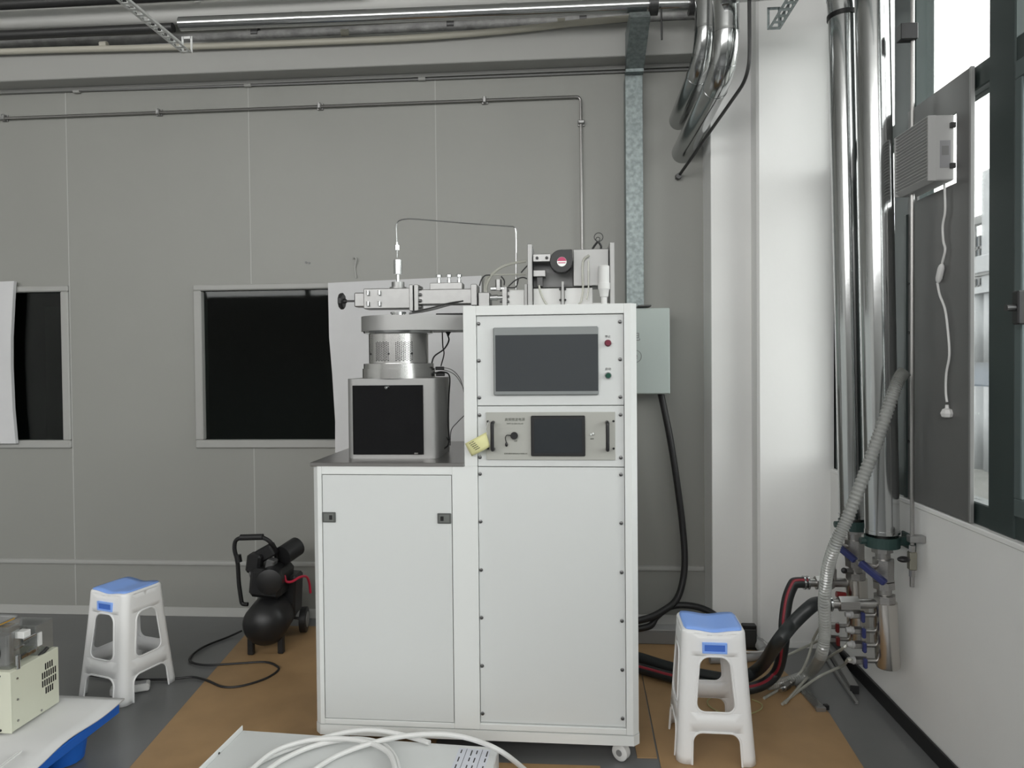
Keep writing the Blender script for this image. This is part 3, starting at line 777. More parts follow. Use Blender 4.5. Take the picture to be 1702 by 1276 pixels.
# ================================================================== MAGNETRON HEAD on the rack
MY = 2.88
ZR = ZT
def mx(px, py=460): return P(px, py, MY-0.08).x
def mz(py): return P(950, py, MY-0.08).z
mg = thing('magnetron_head', 'magnetron head with black blower between two aluminium end plates on the rack top', 'magnetron', (mx(950), MY, ZR+0.001))
Z0 = ZR+0.001
for a, c in ((877, 885), (1013, 1021)):
    MB().box(mx(a), mx(c), MY-0.10, MY+0.12, Z0, mz(405), 0.002).build('end_plate', M_alup, mg)
MB().box(mx(886), mx(1012), MY+0.02, MY+0.10, mz(474), mz(416), 0.002).build('housing', M_alup, mg)
MB().box(mx(953), mx(1012), MY-0.075, MY+0.02, mz(475), mz(414), 0.002).build('side_box', M_alup, mg)
MB().box(mx(886), mx(952), MY-0.02, MY+0.02, mz(474), mz(430), 0.0).build('back_plate', M_grey, mg)
# blower: volute with sticker
bl = MB(); cx, cz = mx(933), mz(435)
R = abs(mx(933)-mx(914))
pol = []
for k in range(25):
    a = math.radians(90+270*k/24); pol.append(V(cx+R*math.cos(a), MY-0.105, cz+R*math.sin(a)))
pol += [V(mx(951), MY-0.105, cz+R*0.1), V(mx(951), MY-0.105, cz+R*1.0)]
bo = bl.prism(pol, V(0, 0.05, 0), 0.002).build('blower', M_black, mg)
st = MB().cyl((mx(934), MY-0.1062, mz(436)), (mx(934), MY-0.1052, mz(436)), 0.0185, 28).build('sticker', M_led, bo)
sg = MB(); sx_, sz_ = mx(934), mz(436)
pol = [V(sx_+0.0180*math.cos(a), MY-0.1068, sz_+0.0180*math.sin(a)) for a in [math.radians(8+164*k/16) for k in range(17)]]
sg.prism(pol, V(0, 0.0006, 0)); sg.box(sx_-0.0145, sx_+0.0145, MY-0.1066, MY-0.1062, sz_-0.006, sz_-0.0025)
sg.build('sticker_print', M_pink, bo)
# bracket pieces
bk = MB().box(mx(886), mx(916), MY-0.085, MY-0.02, mz(434), mz(421), 0.002).build('clamp_bar', M_alu, mg)
for px in (893, 909): MB().cyl((mx(px), MY-0.089, mz(428)), (mx(px), MY-0.084, mz(428)), 0.006, 12).build('screw', M_black, bk)
MB().box(mx(886), mx(907), MY-0.07, MY-0.02, mz(458), mz(447), 0.002).build('terminal_block', M_alu, mg)
MB().box(mx(892), mx(902), MY-0.06, MY-0.03, mz(474), mz(458), 0.001).build('terminal_foot', M_darkm, mg)
MB().box(mx(886), mx(932), MY-0.07, MY+0.05, Z0, mz(478), 0.002).build('base_box', M_white, mg)
MB().box(mx(938), mx(985), MY-0.07, MY+0.05, Z0, mz(478), 0.002).build('base_box', M_white, mg)
MB().box(mx(933), mx(937), MY-0.10, MY+0.05, Z0, mz(468), 0.001).build('spacer_plate', M_alup, mg)
for px in (931, 939):
    for py in (480, 498):
        MB().hexn((mx(px), MY-0.078, mz(py)), (mx(px), MY-0.068, mz(py)), 0.005).build('bolt', M_black, mg)
# white filter can
fc = P(1003, 450, MY-0.07)
MB().lathe([(0, 0.008), (0.0, 0.012), (0.03, 0.012), (0.032, 0.016), (0.058, 0.020), (0.062, 0.0235), (0.085, 0.0235), (0.086, 0.0215), (0.150, 0.0215), (0.153, 0.018)], (fc.x, fc.y-0.03, Z0+0.008), (0, 0, 1), 28).build('filter_can', M_white, mg)
MB().box(mx(985), mx(1012), MY-0.06, MY+0.02, Z0, Z0+0.02).build('filter_foot', M_white, mg)
# clear tubes
for pts, r in (([(979, 424), (970, 432), (968, 450), (969, 480), (966, 500), (962, 506)], 0.0042), ([(978, 432), (978, 455), (978, 480), (975, 498)], 0.003), ([(896, 474), (898, 485), (903, 497), (909, 507)], 0.0042), ([(874, 434), (850, 438), (830, 446), (815, 460), (808, 480), (812, 500)], 0.0055), ([(874, 456), (845, 456), (815, 458), (806, 470), (806, 500)], 0.0032)):
    MB().tube(catmull([P(p[0], p[1], MY-0.085 if p[0] > 886 else MY-0.04) for p in pts], 6), r, 8).build('clear_tube', M_tubec, mg)
# black cable clip with ring on top
rg = P(995, 394, MY-0.05)
o = MB().tube([rg+V(0.017*math.cos(a), 0, 0.017*math.sin(a)) for a in [2*math.pi*k/20 for k in range(20)]], 0.0016, 6, closed=True)
o.tube([rg+V(-0.003+0.008*math.cos(a), 0, -0.008+0.008*math.sin(a)) for a in [2*math.pi*k/14 for k in range(14)]], 0.0014, 6, closed=True)
o.build('wire_ring', M_black, mg)
MB().tube(catmull([P(993, 402, MY-0.05), P(987, 410, MY-0.05), P(984, 416, MY-0.05)], 4), 0.0042, 8).build('lead', M_black, mg)
MB().tube(catmull([P(995, 402, MY-0.05), P(999, 409, MY-0.05), P(998, 416, MY-0.05)], 4), 0.0042, 8).build('lead', M_black, mg)
# directional coupler and fittings between tuner and head
cp = wg
MB().box(mx(793), mx(812), MY-0.05, MY+0.05, Z0, mz(482), 0.002).build('flange_block', M_alu, cp)
MB().box(mx(842), mx(871), MY-0.06, MY+0.05, Z0, mz(479), 0.003).build('coupler_body', M_white, cp)
MB().box(mx(871), mx(876), MY-0.07, MY+0.06, Z0, mz(470), 0.001).build('flange', M_alup, cp)
ft = MB().lathe([(0, 0.009), (0.02, 0.012), (0.03, 0.012), (0.03, 0.008), (0.05, 0.008)], (mx(814), MY-0.07, mz(492)), (1, 0, 0), 16).build('fitting', M_chrome, cp)
MB().hexn((mx(828), MY-0.07, mz(480)), (mx(828), MY-0.07, mz(462)), 0.013).build('elbow_fitting', M_alu, cp)
MB().hexn((mx(815), MY-0.07, mz(477)), (mx(838), MY-0.07, mz(477)), 0.008).build('union_nut', M_chrome, cp)
MB().box(mx(834), mx(842), MY-0.075, MY+0.05, Z0, mz(474), 0.001).build('bolted_flange', M_alu, cp)
for py in (480, 490, 499):
    for px in (832, 844): MB().hexn((mx(px)-0.004, MY-0.07, mz(py)), (mx(px)+0.004, MY-0.07, mz(py)), 0.0045).build('bolt', M_darkm, cp)
for pts in ([(797, 475), (800, 465), (806, 458), (815, 457)], [(838, 477), (850, 478), (858, 476), (862, 462)], [(845, 476), (856, 466), (868, 461), (876, 463)], [(866, 453), (873, 445), (878, 440)], [(838, 474), (838, 466), (833, 459)]):
    MB().tube(catmull([P(p[0], p[1], MY-0.06) for p in pts], 5), 0.0026, 6).build('lead', M_rubber, cp)

# ================================================================== WALL CONDUIT, CEILING PIPES, DUCTS
# small steel conduit with saddle clips on the panelled wall
CY_ = YB-0.020
cz_ = 2.985
cdt = thing('wall_conduit', 'thin steel conduit clipped along the upper panelled wall and bending down', 'conduit', (-1.5, CY_, cz_))
pts = fillet([V(-4.6, CY_, cz_-0.005), V(0.106, CY_, cz_), V(0.108, CY_, 1.78)], 0.03, 6)
MB().tube(pts, 0.0075, 8).build('tube', M_steel, cdt)
clip = None
for (x, z, rot) in ((-4.30, cz_, 0), (-3.34, cz_, 0), (-2.375, cz_, 0), (-1.401, cz_, 0), (-0.439, cz_, 0), (0.108, 2.84, 1)):
    if clip is None:
        cb = MB(); cb.box(-0.018, 0.018, 0.010, 0.019, -0.020, 0.020, 0.002); cb.box(-0.010, 0.010, -0.014, 0.010, -0.018, 0.018, 0.004); cb.cyl((0, -0.018, 0.012), (0, -0.012, 0.012), 0.004, 8); cb.cyl((0, -0.018, -0.012), (0, -0.012, -0.012), 0.004, 8)
        clip = cb.build('saddle_clip', M_alu, cdt)
        off = ROOTM[clip.name].translation.copy()
        clip.matrix_basis = basis(cdt).inverted() @ Matrix.Translation(V(x, CY_, z)+off); ROOTM[clip.name] = Matrix.Translation(V(x, CY_, z)+off)
    else:
        dup(clip, V(x, CY_, z)+(off if not rot else V(off.z*1.0, off.y, 0)), cdt, rot=Matrix.Rotation(math.pi/2, 3, 'Y') if rot else None)
# small wall marks: two plugs and a hook above the foam board
t = thing('wall_hook', 'small clear plastic hook stuck on the wall above the foam board', 'hook', P(589, 460, YB-0.01))
MB().tube(catmull([P(587, 430, YB-0.012), P(589, 427, YB-0.02), P(592, 431, YB-0.02), P(590, 445, YB-0.008), P(592, 462, YB-0.008)], 5), 0.004, 6).build('strip', M_joint, t)
for k, (px, py) in enumerate(((509, 436), (514, 437))):
    p = P(px, py, YB)
    o = MB().cyl((p.x, YB-0.004, p.z), (p.x, YB-0.0005, p.z), 0.007, 10).build('wall_plug', M_grey)
    tag(o, ('leftmost' if k == 0 else 'rightmost')+' of the two small grey wall plugs above the dark window', 'wall plug', 'plugs in the panelled wall')

def xpipe(name, label, cat, pxs, Y, r, material, x0=None, x1=None, seg=18, bands=(), bandr=1.03, bandm=None, cl=None):
    """pipe running along the wall through the given picture points"""
    ps = [P(px, py, Y) for px, py in pxs]
    if x0 is not None: ps = [V(x0, Y, ps[0].z)] + ps
    if x1 is not None: ps = ps + [V(x1, Y, ps[-1].z)]
    t = thing(name, label, cat, (ps[0].x, Y, ps[0].z-r))
    MB().tube(ps if len(ps) < 4 else catmull(ps, 4), r, seg).build('pipe' if cat != 'cable' else 'sheath', material, t)
    for bx in bands:
        z = ps[0].z+(ps[-1].z-ps[0].z)*(bx-ps[0].x)/(ps[-1].x-ps[0].x)
        MB().cyl((bx-0.02, Y, z), (bx+0.02, Y, z), r*bandr, seg).build('band', bandm or material, t)
    return t
# cream conduit sagging on the beam, plastered duct behind it
xpipe('cream_conduit', 'cream plastic conduit sagging along the top of the beam', 'conduit', [(0, 86), (300, 78), (520, 70), (700, 62), (850, 50), (960, 38), (1050, 30)], 3.90, 0.017, M_cream, x0=-5.0, bands=(-2.6, -1.2, 0.0))
xpipe('plastered_pipe', 'rough foil-wrapped pipe lying above the cream conduit', 'pipe', [(0, 75), (300, 66), (560, 54), (800, 42), (1000, 32), (1160, 24)], 4.00, 0.030, M_foil, x0=-5.0, x1=0.60, bands=(-1.75, -0.62, 0.12), bandr=1.12, bandm=M_darkm)
xpipe('clad_header_pipe', 'polished metal-clad header pipe running under the ceiling to the elbows', 'pipe', [(300, 40), (700, 24), (1082, 8)], 3.75, 0.036, M_chrome, bands=(-1.4, -0.3), bandr=1.02)
t = thing('clad_branch_pipe', 'metal-clad pipe, dark reflection put into its colour, left of the slotted angle bracket', 'pipe', P(0, 58, 3.85))
MB().tube([V(-5.2, 3.86, P(0, 57, 3.85).z), P(288, 46, 3.85)], 0.026, 16).build('pipe', M_darkm, t)  # dark metal colour stands in for what the polished cladding reflects
xpipe('white_duct', 'white round duct above the dark-coloured clad pipe', 'duct', [(0, 34), (330, 22), (700, 4), (900, -6)], 3.95, 0.055, M_ceil, x0=-5.2, x1=0.5, seg=24, bands=(-2.05,), bandr=1.01)
xpipe('dark_cable_bundle', 'dark cable bundle at the top edge above the white duct', 'cable', [(0, 8), (200, -2), (600, -22)], 3.80, 0.028, M_darkm, x0=-5.2, bands=(-1.4,))
xpipe('wall_cable', 'thin dark cable run clipped just below the beam', 'cable', [(0, 155), (500, 139), (1040, 119)], YB-0.012, 0.006, M_grey, x0=-5.0, x1=0.72, seg=8, bands=(-2.88, -1.83, -0.8), bandr=1.9, bandm=M_trim)
# flange joint in the header by the elbows
t = thing('flange_joint', 'clamped flange joint at the end of the header pipe', 'pipe joint', P(1120, 8, 3.72))
for px in (1086, 1152):
    c = P(px, 8, 3.74); MB().cyl(c-V(0.022, 0, 0), c+V(0.022, 0, 0), 0.052, 20).build('flange_ring', M_darkm, t)
c0, c1 = P(1080, 8, 3.74), P(1175, 6, 3.74); MB().cyl(c0, c1, 0.036, 18).build('pipe_stub', M_chrome, t)
MB().cyl(P(1099, 15, 3.70), P(1100, 66, 3.70), 0.005, 8).build('hanger_rod', M_darkm, t)

# slotted angle brackets, running out from the wall
def slotted_angle(name, label, a, b, drop, flange_dir):
    a, b = Vector(a), Vector(b); d = (b-a); ln = d.length; d.normalize()
    t = thing(name, label, 'bracket', a)
    w = 0.055
    m_ = MB(); th = 0.003
    Zv = V(0, 0, 1); S = d.cross(Zv).normalized()*flange_dir
    rot = Matrix((d, S, Zv)).transposed()
    mid = a+d*ln/2
    n = int(ln/0.055)
    def bar(off_s, off_z, sx, sy, sz, along=None):
        c = (a+d*along if along is not None else mid)+S*off_s+Zv*off_z
        m_.obox(c, (sx, sy, sz), rot)
    # upright leg: rails and rungs leave the slots open
    bar(0, 0.0075, ln, th, 0.015); bar(0, w-0.0075, ln, th, 0.015)
    for k in range(n+1): bar(0, w/2, 0.018, th, w-0.02, min(ln-0.009, 0.009+k*0.055))
    m_.build('upright_leg', M_galvw, t)
    m_ = MB()
    bar(0.006, 0, ln, 0.012, th); bar(w-0.006, 0, ln, 0.012, th)
    for k in range(n+1): bar(w/2, 0, 0.018, w-0.02, th, min(ln-0.009, 0.009+k*0.055))
    m_.build('flat_leg', M_galvw, t)
    m_ = MB()
    e = a-d*0.004
    for off, sy in ((0.004, 0.010), (w-0.004, 0.010)):
        m_.obox(e+S*off+Zv*(drop/2), (th, sy, abs(drop)), rot)
    m_.obox(e+S*w/2+Zv*0.006, (th, w-0.012, 0.012), rot); m_.obox(e+S*w/2+Zv*(drop-0.006), (th, w-0.012, 0.012), rot)
    m_.build('end_cleat', M_galvw, t)
    return t
M_galvw = mat('light_galvanised', (0.80, 0.81, 0.80, 1), 0.5, 0.0)
e = P(302, 88, 3.55)
slotted_angle('slotted_angle', 'pale slotted angle bracket hanging over the wall at upper left', e, e+V(0, -1.6, 0), 0.085, -1)
e = P(1297, 48, 3.30)
slotted_angle('slotted_angle', 'dark slotted angle bracket in front of the white column', e, e+V(0, -1.2, 0.02), 0.10, 1)
for o in list(bpy.data.objects):
    if o.parent and o.parent.get('label', '').startswith('dark slotted'):
        o.data = o.data.copy(); o.data.materials.clear(); o.data.materials.append(M_galv)

# galvanised cable trunking down to the grey box
GY = YB-0.055
gx0, gx1 = P(1040, 300, GY-0.04).x, P(1069, 300, GY-0.04).x
gt = thing('cable_trunking', 'galvanised cable trunking descending beside the white column to the grey box', 'trunking', ((gx0+gx1)/2, GY, 1.78))
zk = P(1055, 125, GY-0.045).z
MB().box(gx0, gx1, GY-0.045, YB-0.002, 1.775, zk, 0.0015).build('upright_trunk', M_galv, gt)
ya, yb_ = GY-0.045, 3.62
za, zb = zk+0.001, P(1071, 28, 3.62).z
m_ = MB(); q = 0.006
side = [V(0, ya, za), V(0, yb_, zb), V(0, yb_+0.05, zb+0.05), V(0, BY-0.003, za+0.21), V(0, BY-0.003, za+0.002), V(0, BY-0.003, za)]
m_.prism([V(gx0-0.002, p.y, p.z) for p in side[:4]+[side[4]]], V(gx1-gx0+0.004, 0, 0))
m_.build('sloped_trunk', M_galv, gt)
# grey-green distribution box
BXY = 3.84
bx1 = P(1113.5, 580, BXY).x; bz0, bz1 = P(1090, 655, BXY).z, P(1090, 508, BXY).z
eb = thing('distribution_box', 'grey-green wall-mounted distribution box partly hidden behind the white cabinet', 'electrical box', (bx1-0.2, BXY, bz0))
MB().box(bx1-0.42, bx1, BXY+0.004, YB-0.002, bz0, bz1-0.012, 0.004).build('body', M_boxg, eb)
MB().box(bx1-0.418, bx1-0.002, BXY-0.012, BXY+0.003, bz0+0.003, bz1-0.014, 0.004).build('door', M_boxg, eb)
cxx = P(1060, 592, BXY-0.013)
MB().tube([V(cxx.x+0.032*math.cos(a)-0.012, BXY-0.0125, cxx.z+0.032*math.sin(a)) for a in [2*math.pi*k/28 for k in range(28)]], 0.0016, 5, closed=True).build('emblem', M_grey, eb)
text('lettering', '电', 0.055, V(cxx.x-0.012, BXY-0.0126, P(1060, 560, BXY).z), eb, M_grey, local=False)
text('lettering', 'e', 0.05, V(cxx.x-0.012, BXY-0.0126, cxx.z+0.002), eb, M_grey, local=False)
bar = P(1070, 505, BXY-0.02)
MB().box(bar.x-0.03, bar.x+0.04, BXY-0.02, BXY+0.1, bz1-0.004, bz1+0.004, 0.001).build('top_lug', M_darkm, eb)
# two black supply cables
t = thing('supply_cable', 'thick black cable hanging from the grey box down to the floor', 'cable', PZ(1070, 1040, 0.03))
cpts = [P(1098, 652, 3.93), P(1104, 680, 3.93), P(1114, 730, 3.92), P(1125, 800, 3.92), P(1134, 870, 3.92), P(1138, 925, 3.9), P(1135, 965, 3.88), P(1124, 997, 3.85), P(1102, 1015, 3.8), P(1080, 1026, 3.75), P(1050, 1034, 3.7)]
MB().tube(catmull(cpts, 6), 0.018, 12).build('sheath', M_rubber, t)
t = thing('supply_cable', 'black cable looping along the floor behind the cabinet and stool', 'cable', PZ(1100, 1040, 0.03))
cpts = [P(1050, 1046, 3.72), P(1080, 1040, 3.75), P(1092, 1024, 3.8), P(1115, 1008, 3.84), P(1145, 1006, 3.84), P(1175, 1014, 3.80), P(1200, 1030, 3.74), P(1225, 1046, 3.66)]
MB().tube(catmull(cpts, 6), 0.017, 12).build('sheath', M_rubber, t)
# grey trunking lying along the wall foot
t = thing('floor_trunking', 'grey plastic trunking lying along the wall foot behind the stool', 'trunking', (0.5, 3.75, 0))
MB().box(0.05, 0.76, 3.74, 3.82, 0.0048, 0.075, 0.004).build('body', M_grey, t)
MB().box(0.05, 0.76, 3.738, 3.822, 0.076, 0.082, 0.002).build('cover', M_condu, t)
t = thing('black_block', 'small black block on the floor against the column foot', 'block', (0.92, 3.70, 0))
p0, p1 = P(1234, 1038, 3.70), P(1257, 1056, 3.70)
MB().box(p0.x, p1.x, 3.69, 3.73, 0.0048, p0.z, 0.003).build('body', M_black, t); MB().box(p0.x+0.005, p1.x-0.005, 3.686, 3.69, 0.02, p0.z-0.02, 0.002).build('front_cover', M_darkm, t)

# insulated elbows going through the wall
def clad(name, label, pts, r, fr, bands):
    t = thing(name, label, 'pipe', pts[-1])
    path = fillet(pts, fr, 4)
    MB().tube(path, r, 28).build('cladding', M_chrome, t)
    # lap bands over each mitre
    for i in range(1, len(path)-1):
        d = (path[i+1]-path[i-1]).normalized()
        if i % 2: MB().cyl(path[i]-d*0.006, path[i]+d*0.006, r*1.025, 28).build('seam_band', M_chrome, t)
    return t
A0, A1, A2 = P(1207, -90, 3.35), P(1206, 112, 3.35), P(1132, 258, YB+0.03)
clad('clad_elbow_pipe', 'front polished clad pipe bending from the ceiling into the corner wall', [A0, A1, A2], 0.060, 0.16, ())
B0, B1, B2 = P(1176, -90, 3.62), P(1172, 95, 3.62), P(1126, 205, YB+0.03)
clad('clad_elbow_pipe', 'rear polished clad pipe bending into the wall behind the front elbow', [B0, B1, B2], 0.055, 0.14, ())
t = thing('thin_pipe', 'thin dark steel pipe angling down to the wall beside the clad elbows', 'pipe', P(1127, 295, YB-0.01))
R0, R1, R2 = P(1245, -60, 3.25), P(1246, 125, 3.25), P(1127, 294, YB-0.012)
MB().tube(fillet([R0, R1, R2], 0.10, 8), 0.0085, 10).build('tube', M_darkm, t)
MB().hexn(R2-V(0, 0.03, 0), R2+V(0, 0.011, 0), 0.017).build('wall_nut', M_darkm, t)

# ================================================================== RISER PIPES AND MANIFOLDS
RX = 1.262
b1 = PX(1419, 858, RX); b2 = PX(1466, 884, RX-0.01)
Y1, Y2 = b1.y, b2.y
def riser(name, label, b, topx, topy, r, cut=None):
    top_ = P(topx, topy, b.y)
    t = thing(name, label, 'pipe', b)
    MB().cyl(b, top_, r, 32).build('cladding', M_chrome, t)
    ax = (top_-b).normalized()
    # lap joints
    for s in (0.62, 1.25): 
        c = b+ax*s; MB().cyl(c-ax*0.004, c+ax*0.004, r*1.012, 32).build('lap_joint', M_chrome, t)
    MB().cyl(b-ax*0.002, b+ax*0.012, r*1.03, 32).build('end_collar', M_chrome, t)
    return t, top_, ax
t1, top1, ax1 = riser('clad_riser', 'left polished clad riser pipe with elbow in front of the window', b1, 1401, 28, 0.060)
MB().cyl(top1-ax1*0.008, top1+ax1*0.010, 0.065, 32).build('black_band', M_black, t1)
el = fillet([top1+ax1*0.011, top1+ax1*0.16+V(-0.01, 0, 0), top1+ax1*0.17+V(-0.5, 0.05, 0)], 0.13, 4)
MB().tube(el, 0.060, 24).build('elbow', M_chrome, t1)
for i in range(1, len(el)-1):
    d = (el[i+1]-el[i-1]).normalized(); MB().cyl(el[i]-d*0.005, el[i]+d*0.005, 0.0615, 24).build('seam_band', M_chrome, t1)
t2, top2, ax2 = riser('clad_riser', 'right polished clad riser pipe rising out of view beside the fan board', b2, 1448, -80, 0.063)
# wall brackets (dark green clamps)
def clamp(label, b, r):
    t = thing('pipe_clamp', label, 'clamp', b)
    m_ = MB(); c = b-V(0, 0, 0.035)
    ring = [c+V((r+0.008)*math.cos(a), (r+0.008)*math.sin(a), 0) for a in [2*math.pi*k/28 for k in range(28)]]
    for i in range(28):
        a_, b_ = ring[i], ring[(i+1) % 28]; md = (a_+b_)/2; d = (b_-a_)
        m_.obox(md, (d.length*1.05, 0.006, 0.042), Matrix.Rotation(math.atan2(d.y, d.x), 3, 'Z'))
    m_.build('clamp_ring', M_green, t)
    MB().box(c.x+r, XW-0.004, c.y-0.012, c.y+0.012, c.z-0.016, c.z+0.016, 0.002).build('arm', M_green, t)
    MB().box(XW-0.012, XW-0.0012, c.y-0.05, c.y+0.05, c.z-0.03, c.z+0.03, 0.002).build('wall_plate', M_green, t)
    MB().cyl((c.x-r-0.03, c.y, c.z), (c.x-r, c.y, c.z), 0.014, 8).build('clamp_bolt', M_green, t)
    return c
clamp('dark green clamp holding the left riser above its manifold', b1, 0.052)
clamp('dark green clamp holding the right riser above its manifold', b2, 0.054)

def ballvalve(par, c, r, lever, ldir):
    """c: middle of the body"""
    MB().cyl(c-V(0, 0, 0.042), c+V(0, 0, 0.042), r*1.28, 8).build('valve_body', M_steel, par)
    st = MB().cyl(c, c+V(-0.097, -0.030, 0.032), 0.010, 10).build('valve_stem', M_steel, par)
    s0 = c+V(-0.100, -0.030, 0.034)
    d = Vector(ldir).normalized()
    rot = d.to_track_quat('X', 'Z').to_matrix()
    MB().obox(s0+d*0.055, (0.115, 0.030, 0.024), rot, 0.005).build('lever', lever, par)
    MB().hexn(s0-V(0.012, 0, 0), s0+V(0.004, 0, 0), 0.012).build('lever_nut', M_steel, par)
def portset(par, c, length, lever, tube=True, r=0.013):
    """small side valve pointing left (-x) from c on the manifold wall"""
    a = V(-1, 0.02, 0).normalized()
    MB().cyl(c, c+a*length*0.45, r*0.72, 12).build('nipple', M_steel, par)
    vb = MB().hexn(c+a*length*0.40, c+a*length*0.78, r*1.25).build('small_valve', M_steel, par)
    k = c+a*length*0.50
    MB().obox(k+V(0, -0.018, -0.004), (0.014, 0.020, 0.040), None, 0.004).build('lever', lever, vb)
    MB().lathe([(0, r*1.1), (length*0.08, r*1.25), (length*0.1, r*1.0), (length*0.25, r*0.75)], c+a*length*0.78, a, 12).build('tube_nut', M_condu, vb)
    return c+a*length*1.02
def manifold(label, b, px_bot, py_bot, r, valve_py, ports, plabel):
    bot = P(px_bot, py_bot, b.y)
    t = thing('water_manifold', label, 'manifold', bot)
    up = b-V(0, 0, 0.06)
    ax = (up-bot).normalized()
    zc = P(px_bot, valve_py, b.y).z
    def at(z): return bot+ax*((z-bot.z)/ax.z)
    MB().cyl(at(zc-0.10), up+V(0, 0, 0.05), r*0.62, 20).build('neck_pipe', M_steel, t)
    MB().lathe([(0, r*0.2), (0.0, r*0.92), (0.008, r), ((at(zc-0.13)-bot).length, r), ((at(zc-0.125)-bot).length, r*0.7)], bot, ax, 32).build('header_tube', mat('stainless_tube', (0.62, 0.60, 0.57, 1), 0.22, 1.0), t)
    for dz in (0.085, -0.06, -0.115):
        c = at(zc+dz); MB().cyl(c-ax*0.014, c+ax*0.014, r*0.92, 8).build('union_nut', M_steel, t)
    ballvalve(t, at(zc), r*0.72, M_bluev, (0.55, -0.55, -0.50))
    return t, at, bot, ax
m1, at1, bot1, axm1 = manifold('left stainless water manifold with blue lever valve and red side taps', b1, 1427, 1068, 0.046, 912, (), '')
m2, at2, bot2, axm2 = manifold('right stainless water manifold with blue lever valve and blue side taps', b2, 1476, 1108, 0.045, 946, (), '')
tips = []
for py, lev, m_, at_, pxx, bb in ((1040, M_redv, m1, at1, 1414, b1), (1062, M_redv, m1, at1, 1414, b1), (1022, M_bluev, m2, at2, 1461, b2), (1048, M_bluev, m2, at2, 1461, b2), (1072, M_bluev, m2, at2, 1462, b2), (1098, M_bluev, m2, at2, 1463, b2)):
    z = P(pxx, py, bb.y).z; c = at_(z)+V(-0.036, 0, 0)
    tips.append(portset(m_, c, 0.115, lev))
# large hose connections
def bigport(par, px0, px1, py, Y, r, lev):
    a, b = P(px1, py, Y), P(px0, py, Y)
    MB().cyl(a, a+(b-a)*0.45, r*0.75, 16).build('pipe_stub', M_steel, par)
    v = MB().hexn(a+(b-a)*0.4, a+(b-a)*0.72, r*1.15).build('port_valve', M_steel, par)
    MB().cyl(a+(b-a)*0.70, b, r*0.7, 16).build('hose_tail', M_steel, par)
    for s in (0.86, 0.93): 
        c = a+(b-a)*s; d = (b-a).normalized(); MB().cyl(c-d*0.004, c+d*0.004, r*1.16, 20).build('hose_clip', M_chrome, par)
    return b, (b-a).normalized()
h1, d1 = bigport(m2, 1366, 1466, 1003, Y2, 0.026, M_bluev)
h2, d2 = bigport(m1, 1330, 1420, 968, Y1, 0.026, M_redv)
# tee with vent on the upper port
c = P(1384, 966, Y1)
MB().cyl(c, c+V(0, 0, 0.055), 0.016, 14).build('tee_branch', M_steel, m1); MB().hexn(c+V(0, 0, 0.05), c+V(0, 0, 0.10), 0.014).build('vent_fitting', M_steel, m1)
MB().cyl(c+V(0, 0, 0.10), c+V(0, 0, 0.125), 0.009, 10).build('vent_cap', M_redv, m1)
c = P(1403, 948, Y1-0.05); MB().tube([c, c+V(0.03, 0.02, -0.006), P(1420, 950, Y1)], 0.010, 10).build('gauge_tap', M_steel, m1)
MB().sph(c, 0.013, 10).build('tap_knob', M_black, m1)
MB().cyl(P(1390, 987, Y1-0.03), P(1405, 989, Y1-0.03), 0.013, 10).build('red_grip', M_redv, m1)
# ---------------- hoses
t = thing('black_hose', 'thick black hose running from the right manifold past the stool to the cabinet', 'hose', PZ(1270, 1140, 0.03))
hp = [h1-d1*0.03, h1+d1*0.02, P(1345, 1010, Y2-0.02), P(1318, 1036, Y2-0.02), P(1292, 1068, Y2-0.04), PZ(1262, 1110, 0.10), PZ(1225, 1128, 0.045), PZ(1170, 1122, 0.034), PZ(1110, 1108, 0.034), PZ(1050, 1090, 0.034), PZ(1000, 1082, 0.034)]
MB().tube(catmull(hp, 7), 0.027, 14).build('sheath', M_hose, t)
t = thing('red_striped_hose', 'black hose with red stripe dropping from the left manifold to the floor', 'hose', PZ(1290, 1140, 0.03))
hp = [h2-d2*0.03, h2+d2*0.015, P(1318, 972, Y1), P(1309, 995, Y1-0.01), P(1304, 1030, Y1-0.03), P(1302, 1070, Y1-0.08), PZ(1290, 1118, 0.09), PZ(1255, 1142, 0.045), PZ(1200, 1142, 0.034), PZ(1120, 1126, 0.034), PZ(1060, 1110, 0.034), PZ(1010, 1100, 0.034)]
path = catmull(hp, 7)
MB().tube(path, 0.024, 14).build('sheath', M_hose, t)
sp = []
for i, p in enumerate(path):
    d = (path[min(i+1, len(path)-1)]-path[max(i-1, 0)]).normalized()
    vdir = (EYE-p).normalized(); side = d.cross(V(0, -1, 0.3)).normalized() if abs(d.dot(V(0, -1, 0.3).normalized())) < 0.95 else V(1, 0, 0)
    nrm = side.cross(d).normalized()
    if nrm.y > 0: nrm = -nrm
    sp.append(p+(nrm*0.8+side*0.45).normalized()*0.0195)
MB().tube(sp, 0.0072, 8).build('red_stripe', M_red, t)
# clear corrugated drain hose in front of the manifolds
t = thing('corrugated_hose', 'clear corrugated hose hanging diagonally in front of the riser pipes', 'hose', PZ(1365, 1110, 0.03))
YH = Y2-0.22
hp = [P(1505, 617, YH), P(1495, 628, YH), P(1484, 655, YH), P(1462, 720, YH), P(1436, 790, YH), P(1408, 862, YH), P(1388, 905, YH), P(1375, 950, YH+0.05), P(1370, 1000, YH+0.1), P(1371, 1050, YH+0.18), P(1364, 1090, YH+0.24), PZ(1345, 1118, 0.05), PZ(1310, 1132, 0.03), PZ(1275, 1138, 0.03)]
path = catmull(hp, 22)
MB().tube(path, [0.0215+0.0022*(1 if i % 2 else -1) for i in range(len(path))], 12).build('sheath', M_hosec, t)
MB().tube(catmull(hp[:7], 6), 0.014, 8).build('inner_core', M_condu, t)
